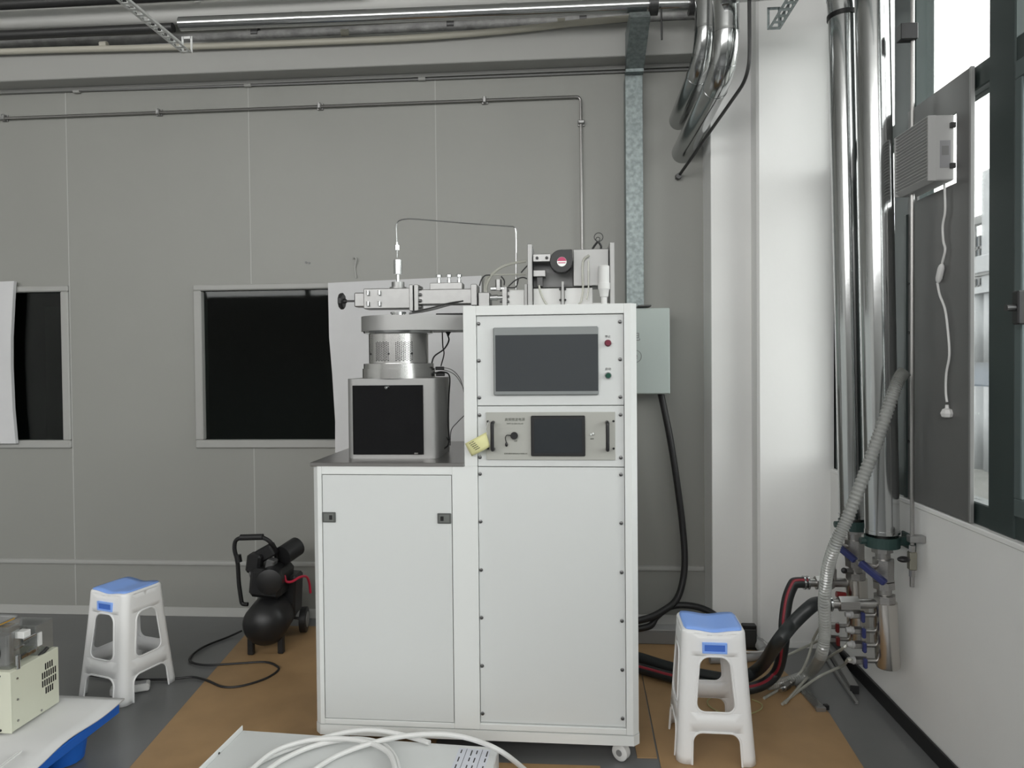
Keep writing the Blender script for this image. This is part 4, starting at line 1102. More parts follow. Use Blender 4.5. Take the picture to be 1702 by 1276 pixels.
# thin clear tubes from the side taps
labs = ['upper red-tap', 'lower red-tap', None, None, 'upper blue-tap', 'lowest blue-tap']
ends = {0: [(1352, 1062, .18), (1344, 1090, .12), (1330, 1118, .05), (1300, 1142, .012), (1270, 1160, .012)], 1: [(1345, 1072, .12), (1310, 1088, .05), (1285, 1100, .012)], 4: [(1400, 1078, None), (1372, 1096, .10), (1340, 1128, .03), (1305, 1168, .012)], 5: [(1400, 1106, .10), (1360, 1125, .04), (1325, 1150, .012), (1300, 1170, .012)]}
for k, tail in ends.items():
    pts = [tips[k]+V(0.02, 0, 0), tips[k]]+[PZ(a, b, c if c else tips[k].z-0.02) for a, b, c in tail]
    t = thing('clear_tube', 'thin clear tube leading from the %s to the floor' % labs[k], 'tube', pts[-1])
    MB().tube(catmull(pts, 7), 0.0062, 8).build('tubing', M_tubec, t)
# coupling lying on the floor
t = thing('hose_coupling', 'metal hose coupling with valve lying on the floor beside the stool', 'coupling', PZ(1310, 1148, 0.005))
a, b = PZ(1297, 1147, 0.03), PZ(1342, 1113, 0.03)
d = (b-a).normalized()
MB().cyl(a, a+d*0.03, 0.010, 12).build('nozzle', M_chrome, t); MB().hexn(a+d*0.03, a+d*0.075, 0.017).build('valve_body', M_steel, t)
MB().hexn(a+d*0.09, a+d*0.14, 0.016).build('nut', M_steel, t); MB().cyl(a+d*0.07, b, 0.012, 12).build('tail', M_steel, t)
# thin wall pipe with small valve
TX = XW-0.045
tp = PX(1508, 300, TX); 
t = thing('wall_gas_pipe', 'thin steel wall pipe with black-handled valve under the fan board', 'pipe', PX(1518, 975, TX))
yv = PX(1516, 930, TX).y
zt_ = PX(1516, 600, TX).z
MB().tube([V(TX, yv, PX(1516, 905, TX).z), V(TX, yv, P(1505, -40, yv).z)], 0.0075, 10).build('tube', M_steel, t)
zv = PX(1517, 932, TX).z
MB().box(TX-0.014, TX+0.014, yv-0.014, yv+0.014, zv-0.035, zv+0.035, 0.004).build('valve_body', mat('dull_brass', (0.32, 0.31, 0.26, 1), 0.4, 0.9), t)
MB().hexn((TX, yv, zv+0.035), (TX, yv, zv+0.058), 0.012).build('upper_nut', M_steel, t)
MB().hexn((TX, yv, zv-0.060), (TX, yv, zv-0.035), 0.012).build('lower_nut', M_steel, t)
MB().cyl((TX, yv, zv-0.10), (TX, yv, zv-0.060), 0.0085, 10).build('outlet', M_steel, t)
MB().sph((TX-0.034, yv-0.006, zv+0.006), 0.016, 12, (1.5, 1, 0.75)).build('valve_handle', M_black, t)
zc = PX(1520, 897, TX).z
MB().box(TX-0.014, XW-0.0015, yv-0.016, yv+0.016, zc-0.013, zc+0.013, 0.002).build('pipe_clip', M_alu, t)
zc = P(1500, 55, yv).z
MB().box(TX-0.05, TX+0.012, yv-0.02, yv+0.02, zc-0.03, zc+0.03, 0.002).build('upper_clip', M_black, t)

# ================================================================== FAN BOARD on the window
BX0, BX1 = XW+0.003, XW+0.011
by0, by1 = PX(1612, 400, BX0).y, PX(1509, 400, BX0).y
bzb, bzt = SILL+0.005, 2.462
yn = PX(1587, 250, BX0).y
fx = P(1543, 250, yn).x
yf = PX(1486, 270, fx).y
fz0 = (PX(1486, 326, fx).z+PX(1543, 303, fx).z)/2; fz1 = (PX(1486, 228, fx).z+PX(1543, 194, fx).z)/2
hy0, hy1, hz0, hz1 = yn-0.011, min(yf+0.006, by1-0.03), fz0-0.012, min(fz1+0.008, bzt-0.03)
fb = thing('fan_board', 'dark grey sheet board closing a window pane behind the fan', 'board', (BX0, (by0+by1)/2, bzb))
m_ = MB()
m_.box(BX0, BX1, by0, by1, bzb, hz0); m_.box(BX0, BX1, by0, by1, hz1, bzt); m_.box(BX0, BX1, by0, hy0, hz0, hz1); m_.box(BX0, BX1, hy1, by1, hz0, hz1)
m_.build('sheet', M_brd, fb)
MB().box(BX0-0.004, BX1+0.001, by0-0.012, by0-0.0005, bzb, bzt, 0.001).build('edge_strip', M_alup, fb)
MB().box(BX0-0.006, BX1, by1+0.0005, by1+0.02, bzb, fz0-0.05, 0.001).build('dark_edge_strip', M_frame, fb)
for pyy in (470, 552, 622, 735):
    p = PX(1517, pyy, BX0); MB().cyl((BX0-0.003, by1-0.01, p.z), (BX0, by1-0.01, p.z), 0.006, 8).build('rivet', M_black, fb)
fn = thing('ventilation_fan', 'pale grey louvred ventilation fan projecting from the dark board', 'fan', ((fx+BX0)/2, (yn+yf)/2, fz0))
MB().box(fx+0.022, BX0-0.001, yn, yf, fz0, fz1, 0.004).build('housing', M_fan, fn)
n = 19
for k in range(n):
    z = fz0+0.008+(fz1-fz0-0.016)*k/(n-1)
    MB().obox((fx+0.012, (yn+yf)/2, z), (0.026, yf-yn-0.012, 0.0035), Matrix.Rotation(math.radians(35), 3, 'Y')).build('louvre_blade', M_fan, fn)
for y_ in (yn+0.004, yf-0.004): MB().box(fx, fx+0.026, y_-0.004, y_+0.004, fz0, fz1, 0.001).build('louvre_frame', M_fan, fn)
MB().box(fx+0.016, fx+0.0215, yn+0.006, yf-0.006, fz0+0.004, fz1-0.004).build('inner_backing', M_black, fn)
for pyy in (209, 276):
    z = P(1570, pyy, yn).z
    MB().box(fx+0.07, BX0-0.0005, yn-0.010, yn-0.001, z-0.009, z+0.009, 0.001).build('bracket', M_darkm, fn)
p = P(1571, 250, yn); MB().box(p.x-0.012, p.x+0.012, yn-0.0012, yn-0.0002, p.z-0.016, p.z+0.016).build('rating_label', M_grey, fn)
MB().box(p.x-0.018, p.x+0.018, yn-0.0008, yn-0.0001, p.z-0.06, p.z+0.035).build('terminal_cover', mat('lid_grey', (0.30, 0.30, 0.31, 1), 0.5), fn)
# white cord with inline switch and plug
CXX = BX0-0.012
cpx = [(1562, 284), (1568, 292), (1570, 310), (1571, 350), (1567, 375), (1568, 400), (1571, 415), (1566, 437)]
cpx2 = [(1558, 470), (1562, 490), (1571, 515), (1576, 555), (1578, 590), (1573, 620), (1572, 650), (1574, 668)]
wc = thing('fan_cable', 'white power cord with inline switch and plug hanging in front of the dark board', 'cord', PX(1574, 690, CXX))
MB().tube(catmull([PX(a, b, CXX) for a, b in cpx], 5), 0.0042, 8).build('upper_cord', M_white, wc)
MB().tube(catmull([PX(a, b, CXX) for a, b in cpx2], 5), 0.0042, 8).build('lower_cord', M_white, wc)
a, b = PX(1566, 438, CXX), PX(1559, 470, CXX); d = (b-a)
MB().tube([a, a+d*0.1, a+d*0.25, a+d*0.75, a+d*0.9, b], [0.004, 0.009, 0.0115, 0.0115, 0.009, 0.004], 10).build('inline_switch', M_white, wc)
p = PX(1574, 682, CXX)
pg = MB(); pg.lathe([(0, 0.0055), (0.012, 0.007), (0.016, 0.016), (0.030, 0.022), (0.042, 0.018), (0.046, 0.010)], p+V(0, 0, 0.020), (0, 0, -1), 8)
pg.build('plug', M_white, wc)

# ================================================================== FOAM BOARDS over the interior windows
def foam(label, pts, Y, thick):
    m_ = MB(); poly = [P(px, py, Y) for px, py in pts]
    m_.prism([V(p.x, Y, p.z) for p in poly], V(0, thick, 0))
    return tag(m_.build('foam_board', M_foamb), label, 'board', 'foam boards over the interior windows')
foam('white foam board covering the left part of the narrow interior window', [(-60, 470), (23, 467), (21, 500), (18, 560), (18, 610), (21, 680), (26, 737), (-60, 737)], YB-0.045, 0.022)
foam('white foam board behind the reactor covering half the wide interior window', [(545, 470), (800, 458), (800, 752), (557, 752), (557, 700), (552, 620), (547, 560)], YB-0.045, 0.022)

# ================================================================== STOOLS
def make_stool(loc, rotz, label):
    t = thing('plastic_stool', label, 'stool', loc, rotz, 'white plastic stools with blue seats')
    tw, td, bw, bd, H = 0.116, 0.104, 0.145, 0.155, 0.478
    rc_t, rc_b = 0.030, 0.036
    def half(z):           # half sizes and corner radius at height z
        k = 1-z/H; k = k**1.15
        return tw+(bw-tw)*k, td+(bd-td)*k, rc_t+(rc_b-rc_t)*k
    def opening(z, w):     # half width of the openings at height z (share of half width)
        z1, z2, z3, z4 = 0.115, 0.185, 0.385, None
        A1 = 0.62*w; A2 = 0.56*w
        r = 0.035
        if z <= z1:
            a = A1
            if z > z1-r: a = A1-r+math.sqrt(max(0, r*r-(z-(z1-r))**2))
            return a
        if z < z2: return 0
        if z <= z3:
            a = A2+(0.46*w-A2)*(z-z2)/(z3-z2)
            if z < z2+r: a = a-r+math.sqrt(max(0, r*r-(z2+r-z)**2))
            if z > z3-r: a = a-r+math.sqrt(max(0, r*r-(z-(z3-r))**2))
            return a
        return 0
    z1, z2, z3 = 0.115, 0.185, 0.385
    def lin(a, b, n): return [a+(b-a)*i/n for i in range(n+1)]
    def soft(a, b, n): return [a+(b-a)*(0.5-0.5*math.cos(math.pi*i/n)) for i in range(n+1)]
    segs = [(lin(0.0, z1-0.035, 3)+[z1-0.035+0.035*math.sin(math.pi/2*i/6) for i in range(1, 7)], True),
            (lin(z1, z2, 2), False),
            ([z2+0.035*(1-math.cos(math.pi/2*i/6)) for i in range(0, 7)]+lin(z2+0.035, z3-0.035, 6)[1:]+[z3-0.035+0.035*math.sin(math.pi/2*i/6) for i in range(1, 7)], True),
            (lin(z3, H-0.012, 4), False)]
    m_ = MB()
    rims = []
    for face in range(4):
        R = Matrix.Rotation(face*math.pi/2, 3, 'Z')
        for zs, op in segs:
            for sgn in (-1, 1):
                grid = []; edge = []
                for z in zs:
                    wx_, wy_, rc = half(z)
                    w, dd = (wx_, wy_) if face % 2 == 0 else (wy_, wx_)
                    a = opening(z if op else z, w) if op else 0.0
                    row = []
                    flat = w-rc
                    a = min(a, flat-0.004)
                    for i in range(4): row.append(V(sgn*(a+(flat-a)*i/3), -dd, z))
                    for i in range(1, 5):
                        an = math.radians(45*i/4); row.append(V(sgn*(flat+rc*math.sin(an)), -dd+rc*(1-math.cos(an)), z))
                    row = [R @ p for p in row]
                    grid.append([m_.bm.verts.new(p) for p in row]); edge.append(row[0])
                for A, B in zip(grid, grid[1:]):
                    for i in range(len(A)-1):
                        try: m_.bm.faces.new((A[i], A[i+1], B[i+1], B[i]))
                        except ValueError: pass
                if op: rims.append((face, sgn, edge))
    # rounded top edge and top plate
    prev = None
    for k, (dz, ins) in enumerate(((-0.012, 0), (-0.005, 0.002), (-0.001, 0.006), (0, 0.010), (-0.002, 0.020))):
        pts = []
        w, dd, rc = half(H-0.012)
        w -= ins; dd -= ins; r2 = max(0.005, rc-ins)
        for cx, cy, a0 in ((w-r2, -dd+r2, -90), (w-r2, dd-r2, 0), (-w+r2, dd-r2, 90), (-w+r2, -dd+r2, 180)):
            for i in range(9):
                a = math.radians(a0+90*i/8); pts.append(V(cx+r2*math.cos(a), cy+r2*math.sin(a), H+dz-0.010*math.exp(-((cx+r2*math.cos(a))/0.05)**2)*(1 if k > 1 else 0)))
        dense = []
        for i in range(len(pts)):
            p, q = pts[i], pts[(i+1) % len(pts)]; n_ = 10 if (q-p).length > 0.03 else 1
            for j in range(n_):
                r_ = p.lerp(q, j/n_); r_.z = H+dz-(0.010*math.exp(-(r_.x/0.05)**2) if k > 0 else 0); dense.append(r_)
        ring = [m_.bm.verts.new(p) for p in dense]
        if prev:
            for i in range(len(ring)): m_.bm.faces.new((prev[i], prev[(i+1) % len(ring)], ring[(i+1) % len(ring)], ring[i]))
        prev = ring
    bmesh.ops.remove_doubles(m_.bm, verts=m_.bm.verts[:], dist=0.0008)
    body = m_.build('body', M_stool, t, True, ang=50, solid=0.005, soff=-1)
    rm = MB()
    for face in range(4):
        for part in range(2):
            L_ = [e for f, s, e in rims if f == face and s == -1][part]; R_ = [e for f, s, e in rims if f == face and s == 1][part]
            path = L_ + R_[::-1] if part == 0 else L_ + R_[::-1]
            rm.tube(path, 0.0042, 6, closed=(part == 1))
    rm.build('edge_rims', M_stool, body, True)
    # seat pad, sunken a little across the middle
    w, dd, rc = half(H)
    sp_ = MB()
    def sag(x, y): return H+0.0022-0.010*math.exp(-(x/0.05)**2)
    outl = []
    ww, d2 = w-0.009, dd-0.009
    n1 = 16
    sp_.grid(lambda u, v: V(-ww+2*ww*u, -d2+2*d2*v, sag(-ww+2*ww*u, 0)), 16, 6)
    # round the pad's corners
    for v in sp_.bm.verts:
        cx, cy = max(abs(v.co.x)-(ww-0.02), 0), max(abs(v.co.y)-(d2-0.02), 0)
        l = math.hypot(cx, cy)
        if l > 0.02 and cx > 0 and cy > 0:
            s = 0.02/l
            v.co.x = math.copysign(ww-0.02+cx*s, v.co.x); v.co.y = math.copysign(d2-0.02+cy*s, v.co.y)
    sp_.build('seat_pad', M_blue, t, True, solid=0.004, soff=0)
    for s in (-1, 1):
        z = H-0.062; w, dd, rc = half(z)
        tilt = math.atan2(bd-td, H)
        rot = Matrix.Rotation(-tilt*s if s < 0 else -tilt, 3, 'X')
        y_ = s*(dd+0.0015)
        f_ = MB()
        for c, sz in (((0, y_, z+0.016), (0.090, 0.010, 0.008)), ((0, y_, z-0.016), (0.090, 0.010, 0.008)), ((-0.041, y_, z), (0.008, 0.010, 0.026)), ((0.041, y_, z), (0.008, 0.010, 0.026))):
            f_.obox(c, sz, None, 0.001)
        hs = f_.build('handle_surround', M_blue, t, True)
        MB().box(-0.037, 0.037, y_-0.002, y_+0.001, z-0.012, z+0.012).build('handle_slot', M_blue2, hs, True)
    return t
st0 = make_stool((0.553, 2.775, 0.006), math.radians(-2), 'white plastic stool with pale blue seat standing in front of the manifold hoses')
dup_tree(st0, (-2.020, 3.114, 0.002), math.radians(-17), 'white plastic stool with blue seat standing behind the blue pallet')

# ================================================================== AIR COMPRESSOR
ax_, ay_ = -1.56, 3.62
ac = thing('air_compressor', 'black portable air compressor with loop handle beside the white cabinet', 'compressor', (ax_, ay_, 0.006))
tc = P(440, 1022, ay_-0.12)
tax = V(-0.16, 0.985, 0).normalized()
R = 0.112; tc.z = 0.165
MB().lathe([(-0.07, 0.02), (-0.055, 0.06), (-0.03, 0.095), (0.0, R), (0.34, R), (0.37, 0.095), (0.395, 0.06), (0.41, 0.02)], tc, tax, 32).build('tank', M_black, ac)
# feet and wheels
side = V(tax.y, -tax.x, 0)
for s in (0.02, 0.30):
    for q in (-1, 1):
        p = tc+tax*s+side*q*0.075
        if s < 0.1: MB().box(p.x-0.015, p.x+0.015, p.y-0.015, p.y+0.015, 0.006, 0.10, 0.004).build('foot', M_rubber, ac)
for q in (-1, 1):
    p = tc+tax*0.30+side*q*0.135; p.z = 0.076
    w_ = MB().lathe([(-0.018, 0.06), (-0.016, 0.068), (0.016, 0.068), (0.018, 0.06)], p, side, 24).build('wheel', M_rubber, ac)
    MB().lathe([(-0.021, 0.02), (-0.020, 0.042), (0.020, 0.042), (0.021, 0.02)], p, side, 20).build('wheel_hub', M_alup, w_)
    MB().cyl(p, tc+tax*0.30+V(0, 0, -0.06), 0.008, 8).build('axle', M_darkm, ac)
# loop handle
hp = [P(412, 1004, ay_), P(402, 1004, ay_), P(397, 970, ay_), P(395, 932, ay_), P(389, 912, ay_), P(391, 897, ay_), P(402, 893, ay_), P(436, 892, ay_), P(450, 900, ay_), P(457, 914, ay_+0.03), P(462, 940, ay_+0.06), P(463, 985, ay_+0.08)]
MB().tube(fillet(hp, 0.03, 4), 0.011, 10).build('handle', M_black, ac)
a, b = P(400, 893, ay_), P(437, 892, ay_); MB().cyl(a, b, 0.0165, 12).build('grip', M_rubber, ac)
a, b = P(397, 934, ay_), P(395, 922, ay_); MB().cyl(a, b, 0.018, 12).build('handle_clamp', M_black, ac)
# motor, cylinder head, air filter
mc = tc+tax*0.06+V(0, 0, 0.20)
MB().lathe([(-0.05, 0.03), (-0.04, 0.065), (0.10, 0.068), (0.12, 0.045)], mc+V(0.02, 0, 0.01), tax, 20).build('motor', M_black, ac)
MB().obox(P(446, 952, ay_-0.03)+V(0, 0.02, 0), (0.045, 0.06, 0.14), Matrix.Rotation(0.2, 3, 'Y'), 0.006).build('cylinder_head', mat('cast_grey', (0.16, 0.16, 0.16, 1), 0.5, 0.5), ac)
f0 = P(482, 916, ay_+0.1)
MB().cyl(f0-V(0.02, 0.05, 0.01), f0+V(0.02, 0.05, 0.015), 0.052, 20).build('air_filter', M_rubber, ac)
MB().obox(P(443, 918, ay_+0.02), (0.10, 0.07, 0.07), Matrix.Rotation(-0.5, 3, 'Y'), 0.008).build('shroud', M_black, ac)
MB().obox(P(482, 985, ay_+0.10), (0.10, 0.12, 0.22), Matrix.Rotation(0.05, 3, 'Y'), 0.012).build('rear_motor', M_black, ac)
MB().obox(P(452, 962, ay_+0.02), (0.17, 0.20, 0.15), Matrix.Rotation(0.1, 3, 'Y'), 0.02).build('engine_block', M_black, ac)
MB().obox(P(424, 935, ay_-0.02), (0.075, 0.07, 0.10), Matrix.Rotation(0.15, 3, 'Y'), 0.012).build('pump_head', M_black, ac)
MB().tube(catmull([P(415, 950, ay_-0.05), P(420, 968, ay_-0.06), P(428, 985, ay_-0.05)], 4), 0.006, 8).build('copper_line', M_darkm, ac)
MB().tube(catmull([P(465, 942, ay_), P(472, 955, ay_-0.02), P(476, 966, ay_-0.02), P(486, 966, ay_), P(498, 959, ay_+0.04), P(509, 958, ay_+0.1), P(514, 968, ay_+0.14), P(516, 985, ay_+0.16)], 5), 0.0065, 8).build('air_hose', mat('red_air_hose', (0.55, 0.02, 0.06, 1), 0.4), ac)
t = thing('mains_cable', 'thin black mains cable snaking from the compressor across the floor', 'cable', PZ(400, 1100, 0.01))
cp_ = [PZ(402, 1048, 0.02), PZ(380, 1058, 0.008), PZ(340, 1074, 0.008), PZ(318, 1090, 0.008), PZ(318, 1100, 0.008), PZ(345, 1105, 0.008), PZ(400, 1102, 0.008), PZ(440, 1100, 0.008), PZ(459, 1106, 0.008), PZ(462, 1114, 0.008), PZ(440, 1128, 0.008), PZ(400, 1140, 0.008), PZ(370, 1141, 0.008), PZ(345, 1131, 0.008), PZ(322, 1125, 0.008), PZ(298, 1127, 0.008), PZ(270, 1129, 0.008), PZ(200, 1128, 0.008), PZ(150, 1122, 0.008)]
MB().tube(catmull(cp_, 6), 0.0055, 8).build('sheath', M_rubber, t)
# power strip half hidden under the left stool
t = thing('power_strip', 'white power strip lying on the floor under the left stool', 'power strip', PZ(220, 1140, 0.0))
a, b = PZ(205, 1150, 0.02), PZ(228, 1136, 0.02); d = (b-a)
MB().obox((a+b)/2, (0.16, 0.055, 0.034), Matrix.Rotation(0.45, 3, 'Z'), 0.006).build('body', M_white, t)
MB().obox((a+b)/2+V(0, 0, 0.018), (0.13, 0.035, 0.003), Matrix.Rotation(0.45, 3, 'Z'), 0.001).build('socket_face', M_condu, t)

# ================================================================== BLUE PALLET with cream instrument
ZP = 0.150
pr = PZ(199, 1166, ZP)
e1_ = (PZ(52, 1276, ZP)-pr); e1_.z = 0; e1_.normalize()
e2_ = V(-e1_.y, e1_.x, 0)
if e2_.x > 0: e2_ = -e2_
prot = math.atan2(e1_.y, e1_.x)
pal = thing('plastic_pallet', 'bright blue plastic pallet under the cream instrument', 'pallet', (pr+e1_*0.5+e2_*0.5)*1.0-V(0, 0, ZP))
PLEN, PWID = 1.1, 0.9
def pq(u, v, z): return V((pr+e1_*u+e2_*v).x, (pr+e1_*u+e2_*v).y, z)
def pbox(u0, u1, v0, v1, z0, z1): return MB().prism([pq(u0, v0, z0), pq(u1, v0, z0), pq(u1, v1, z0), pq(u0, v1, z0)], V(0, 0, z1-z0), 0.004)
pbox(0.0, PLEN, 0.0, PWID, 0.105, ZP-0.006).build('deck', M_pallet, pal)
for u in (0.10, PLEN/2, PLEN-0.16):
    for v in (0.06, PWID/2, PWID-0.16):
        MB().lathe([(0, 0.062), (0.004, 0.070), (0.103, 0.085)], pq(u+0.06, v+0.06, 0.001), (0, 0, 1), 20).build('foot', M_pallet, pal)
# foam sheet draped on the pallet
fsh = MB()
def shf(u, v):
    p = pq(-0.012+u*(PLEN+0.02), -0.012+v*(PWID+0.02), ZP+0.002)
    p.z += 0.004*math.sin(u*9+v*5)+0.003*math.sin(u*23+1.3)*(1-v)
    if v == 0: p -= e2_*0.006*math.sin(u*17)
    return p+V(0, 0, 0.004)
fsh.grid(shf, 40, 16)
tag(fsh.build('foam_sheet', M_foam, solid=0.006, soff=-1), 'white foam sheet spread over the blue pallet', 'foam sheet')
# instrument
ZI = ZP+0.014
fc_ = PZ(19, 1219, ZI); rc_ = PZ(99, 1167, ZI)
du = (rc_-fc_); du.z = 0; ln = du.length; du.normalize(); dv = V(-du.y, du.x, 0)
hI = P(19, 1118, fc_.y).z-ZI
ins = thing('cream_instrument', 'cream metal instrument with clear acrylic gas assembly on top', 'instrument', fc_)
WI = 0.30
def iq(u, v, z): return V((fc_+du*u+dv*v).x, (fc_+du*u+dv*v).y, ZI+z)
def ibox(u0, u1, v0, v1, z0, z1, bev=0.002): return MB().prism([iq(u0, v0, z0), iq(u1, v0, z0), iq(u1, v1, z0), iq(u0, v1, z0)], V(0, 0, z1-z0), bev)
ibox(0.004, ln, 0.0, WI, 0.002, hI).build('case', M_beige, ins)
ibox(-0.002, 0.004, -0.002, WI, 0.0, hI+0.002, 0.0015).build('front_plate', M_beige, ins)
# vent slots on the side: five short rows
rows_ = [(0.60, 3), (0.56, 5), (0.52, 5), (0.48, 3)]
for k, (zz, n) in enumerate(((0.78, 4), (0.64, 7), (0.50, 7), (0.36, 4))):
    for i in range(n):
        u = ln*0.78+(i-(n-1)/2)*0.011; z = hI*zz
        ibox(u-0.0028, u+0.0028, -0.0012, 0.0002, z-hI*0.055, z+hI*0.055, 0.0).build('vent_slot', M_black, ins)
for u, z in ((0.03, 0.85), (0.03, 0.5), (0.03, 0.15), (0.6*ln, 0.07)):
    c = iq(u, -0.001, hI*z); MB().cyl(c, c-dv*0.003, 0.004, 10).build('screw', M_steel, ins)
for v, z in ((0.04, 0.94), (0.05, 0.62), (0.05, 0.45), (0.04, 0.05)):
    c = iq(-0.002, v, hI*z); MB().cyl(c, c-du*0.003, 0.0045, 10).build('screw', M_black, ins)
for z in (0.82, 0.06):
    c = iq(-0.002, 0.075, hI*z); MB().lathe([(0, 0.022), (0.02, 0.022), (0.024, 0.018)], c, -du, 20).build('knob', M_black, ins)
# acrylic assembly
TA = hI
blk = ibox(ln*0.62, ln*1.0, 0.02, 0.16, TA+0.0, TA+0.115).build('clear_block', M_acry, ins)
ibox(ln*0.64, ln*0.72, 0.013, 0.0185, TA+0.035, TA+0.085, 0.0).build('paper_label', M_white, ins)
ibox(0.02, ln*0.30, 0.02, 0.26, TA+0.0, TA+0.155).build('manifold_block', M_acry, ins)
ibox(0.03, ln*0.28, 0.04, 0.24, TA+0.01, TA+0.12).build('metal_core', M_alu, ins)
c = iq(0.018, 0.10, TA+0.06); MB().tube([c+dv*0.045*math.cos(a)+V(0, 0, 0.045*math.sin(a)) for a in [2*math.pi*k/24 for k in range(24)]], 0.003, 6, closed=True).build('seal_ring', M_black, ins)
ibox(-0.03, ln*0.40, 0.06, 0.30, TA+0.160, TA+0.168, 0.0).build('amber_plate', M_orange, ins)
ibox(-0.03, ln*0.42, 0.05, 0.31, TA+0.169, TA+0.174, 0.0).build('plate_cover', M_acry, ins)
ibox(ln*0.25, ln*0.40, -0.005, 0.03, TA+0.10, TA+0.125).build('white_clamp', M_white, ins)
for k in range(9):
    u = ln*(0.34+0.035*k); v = 0.03+0.05*(k % 3); z = TA+0.02+0.035*((k*2) % 3)
    MB().hexn(iq(u, v, z), iq(u+0.03, v, z+0.004), 0.010).build('gas_fitting', M_chrome, ins)
for (u0, v0, z0_, u1, v1, z1_) in ((0.34, 0.02, 0.085, 0.60, 0.02, 0.085), (0.34, 0.05, 0.05, 0.60, 0.05, 0.055), (0.36, 0.08, 0.10, 0.62, 0.08, 0.10)):
    MB().cyl(iq(ln*u0, v0, TA+z0_), iq(ln*u1, v1, TA+z1_), 0.006, 10).build('gas_tube', M_chrome, ins)
MB().cyl(iq(ln*0.58, 0.015, TA-0.012), iq(ln*0.82, 0.012, TA+0.012), 0.007, 10).build('metal_pin', M_darkm, ins)
MB().cyl(iq(ln*0.15, -0.0, TA+0.0), iq(ln*0.15, -0.0, TA+0.05), 0.008, 10).build('post', M_chrome, ins)

# ================================================================== WHITE PANEL BOX in the foreground with coiled cables
ZX = 0.155
q0 = PZ(404, 1214, ZX); q1 = PZ(829, 1243, ZX)
ux = (q1-q0); ux.z = 0; wl = ux.length; ux.normalize(); vy = V(ux.y, -ux.x, 0)
wb = thing('white_metal_chassis', 'low white sheet-metal chassis lying in the foreground under coiled cables', 'chassis', q0-V(0, 0, ZX))
def xq(u, v, z): return V((q0+ux*u+vy*v).x, (q0+ux*u+vy*v).y, z)
def xbox(u0, u1, v0, v1, z0, z1, bev=0.002): return MB().prism([xq(u0, v0, z0), xq(u1, v0, z0), xq(u1, v1, z0), xq(u0, v1, z0)], V(0, 0, z1-z0), bev)
xbox(0.0, wl, 0.0, 0.62, 0.006, ZX-0.001, 0.003).build('body', M_cab, wb)
xbox(0.001, wl-0.001, 0.001, 0.619, ZX-0.0005, ZX+0.002, 0.001).build('top_sheet', M_cab2, wb)
xbox(-0.004, -0.0005, 0.0, 0.62, 0.006, ZX+0.020, 0.001).build('side_flange', M_cab, wb)
c = xq(-0.004, 0.16, ZX+0.005)
MB().cyl(c, c+ux*0.006, 0.004, 8).build('screw', M_darkm, wb)
lb = xbox(wl-0.135, wl-0.025, 0.02, 0.20, ZX+0.0021, ZX+0.0027, 0.0).build('rating_label', M_label, wb)
for k in range(6):
    u = wl-0.125+k*0.018
    for q in range(4):
        if k in (1, 4):
            if q == 0: xbox(u, u+0.0014, 0.022, 0.198, ZX+0.0028, ZX+0.0031, 0.0).build('print_line', M_ink, lb)
        else:
            v0_ = 0.03+q*0.045
            xbox(u, u+0.004, v0_, v0_+0.022+0.006*((k+q) % 3), ZX+0.0028, ZX+0.0031, 0.0).build('print_line', M_ink, lb)
zc_ = ZX+0.014
cables = [
    ([(400, 1290, zc_), (440, 1262, zc_), (500, 1238, zc_), (560, 1220, zc_+0.01), (610, 1213, zc_+0.015), (655, 1218, zc_+0.01), (690, 1227, zc_), (714, 1234, zc_)], 'white cable end crossing the chassis back edge'),
    ([(505, 1290, zc_), (560, 1256, zc_), (620, 1234, zc_+0.02), (680, 1222, zc_+0.03), (740, 1220, zc_+0.03), (790, 1230, zc_+0.02), (835, 1250, zc_), (880, 1285, 0.05)], 'white cable looping over the chassis right corner'),
    ([(430, 1290, zc_), (470, 1262, zc_), (520, 1240, zc_), (580, 1228, zc_), (630, 1234, zc_), (655, 1256, zc_), (664, 1285, zc_)], 'white cable forming the inner coil on the chassis'),
    ([(395, 1300, zc_), (450, 1252, zc_+0.01), (500, 1233, zc_+0.01), (550, 1227, zc_+0.01), (605, 1232, zc_+0.01), (645, 1250, zc_+0.01), (660, 1288, zc_+0.01)], 'white cable forming the outer coil on the chassis'),
]
for k, (pts, lab) in enumerate(cables):
    path = catmull([PZ(a, b, c + (0.004*k)) for a, b, c in pts], 8)
    t = thing('white_cable', lab, 'cable', PZ(pts[3][0], pts[3][1], zc_), group='white cables coiled on the chassis')
    MB().tube(path, 0.0085, 10).build('sheath', M_white, t)

# ================================================================== SMALL THINGS on the floor at right
# aluminium extrusions lying along the wall foot
def rail(label, a, b, w, h, material, cap=None):
    t = thing('aluminium_rail', label, 'rail', a, group='rails lying along the side wall')
    d = (b-a); ln = d.length; d.normalize(); ang = math.atan2(d.y, d.x); rot = Matrix.Rotation(ang, 3, 'Z')
    c = (a+b)/2
    m_ = MB()
    m_.obox(c+V(0, 0, h/2), (ln, w*0.5, h*0.96), rot)
    for s in (-1, 1):
        for zz in (0.12, 0.88): m_.obox(c+rot @ V(0, s*w*0.36, 0)+V(0, 0, h*zz), (ln, w*0.26, h*0.22), rot, 0.0008)
    m_.build('profile', material, t)
    if cap: MB().obox(a-d*0.003+V(0, 0, h/2), (0.006, w, h), rot, 0.001).build('end_cap', cap, t)
rail('aluminium slotted rail with black end cap lying by the black skirting', PZ(1420, 1152, 0.003), PZ(1374, 1072, 0.003), 0.036, 0.036, M_alup, M_black)
rail('slim aluminium rail lying beside the capped rail', PZ(1424, 1170, 0.003), PZ(1370, 1090, 0.003), 0.016, 0.012, M_alup)
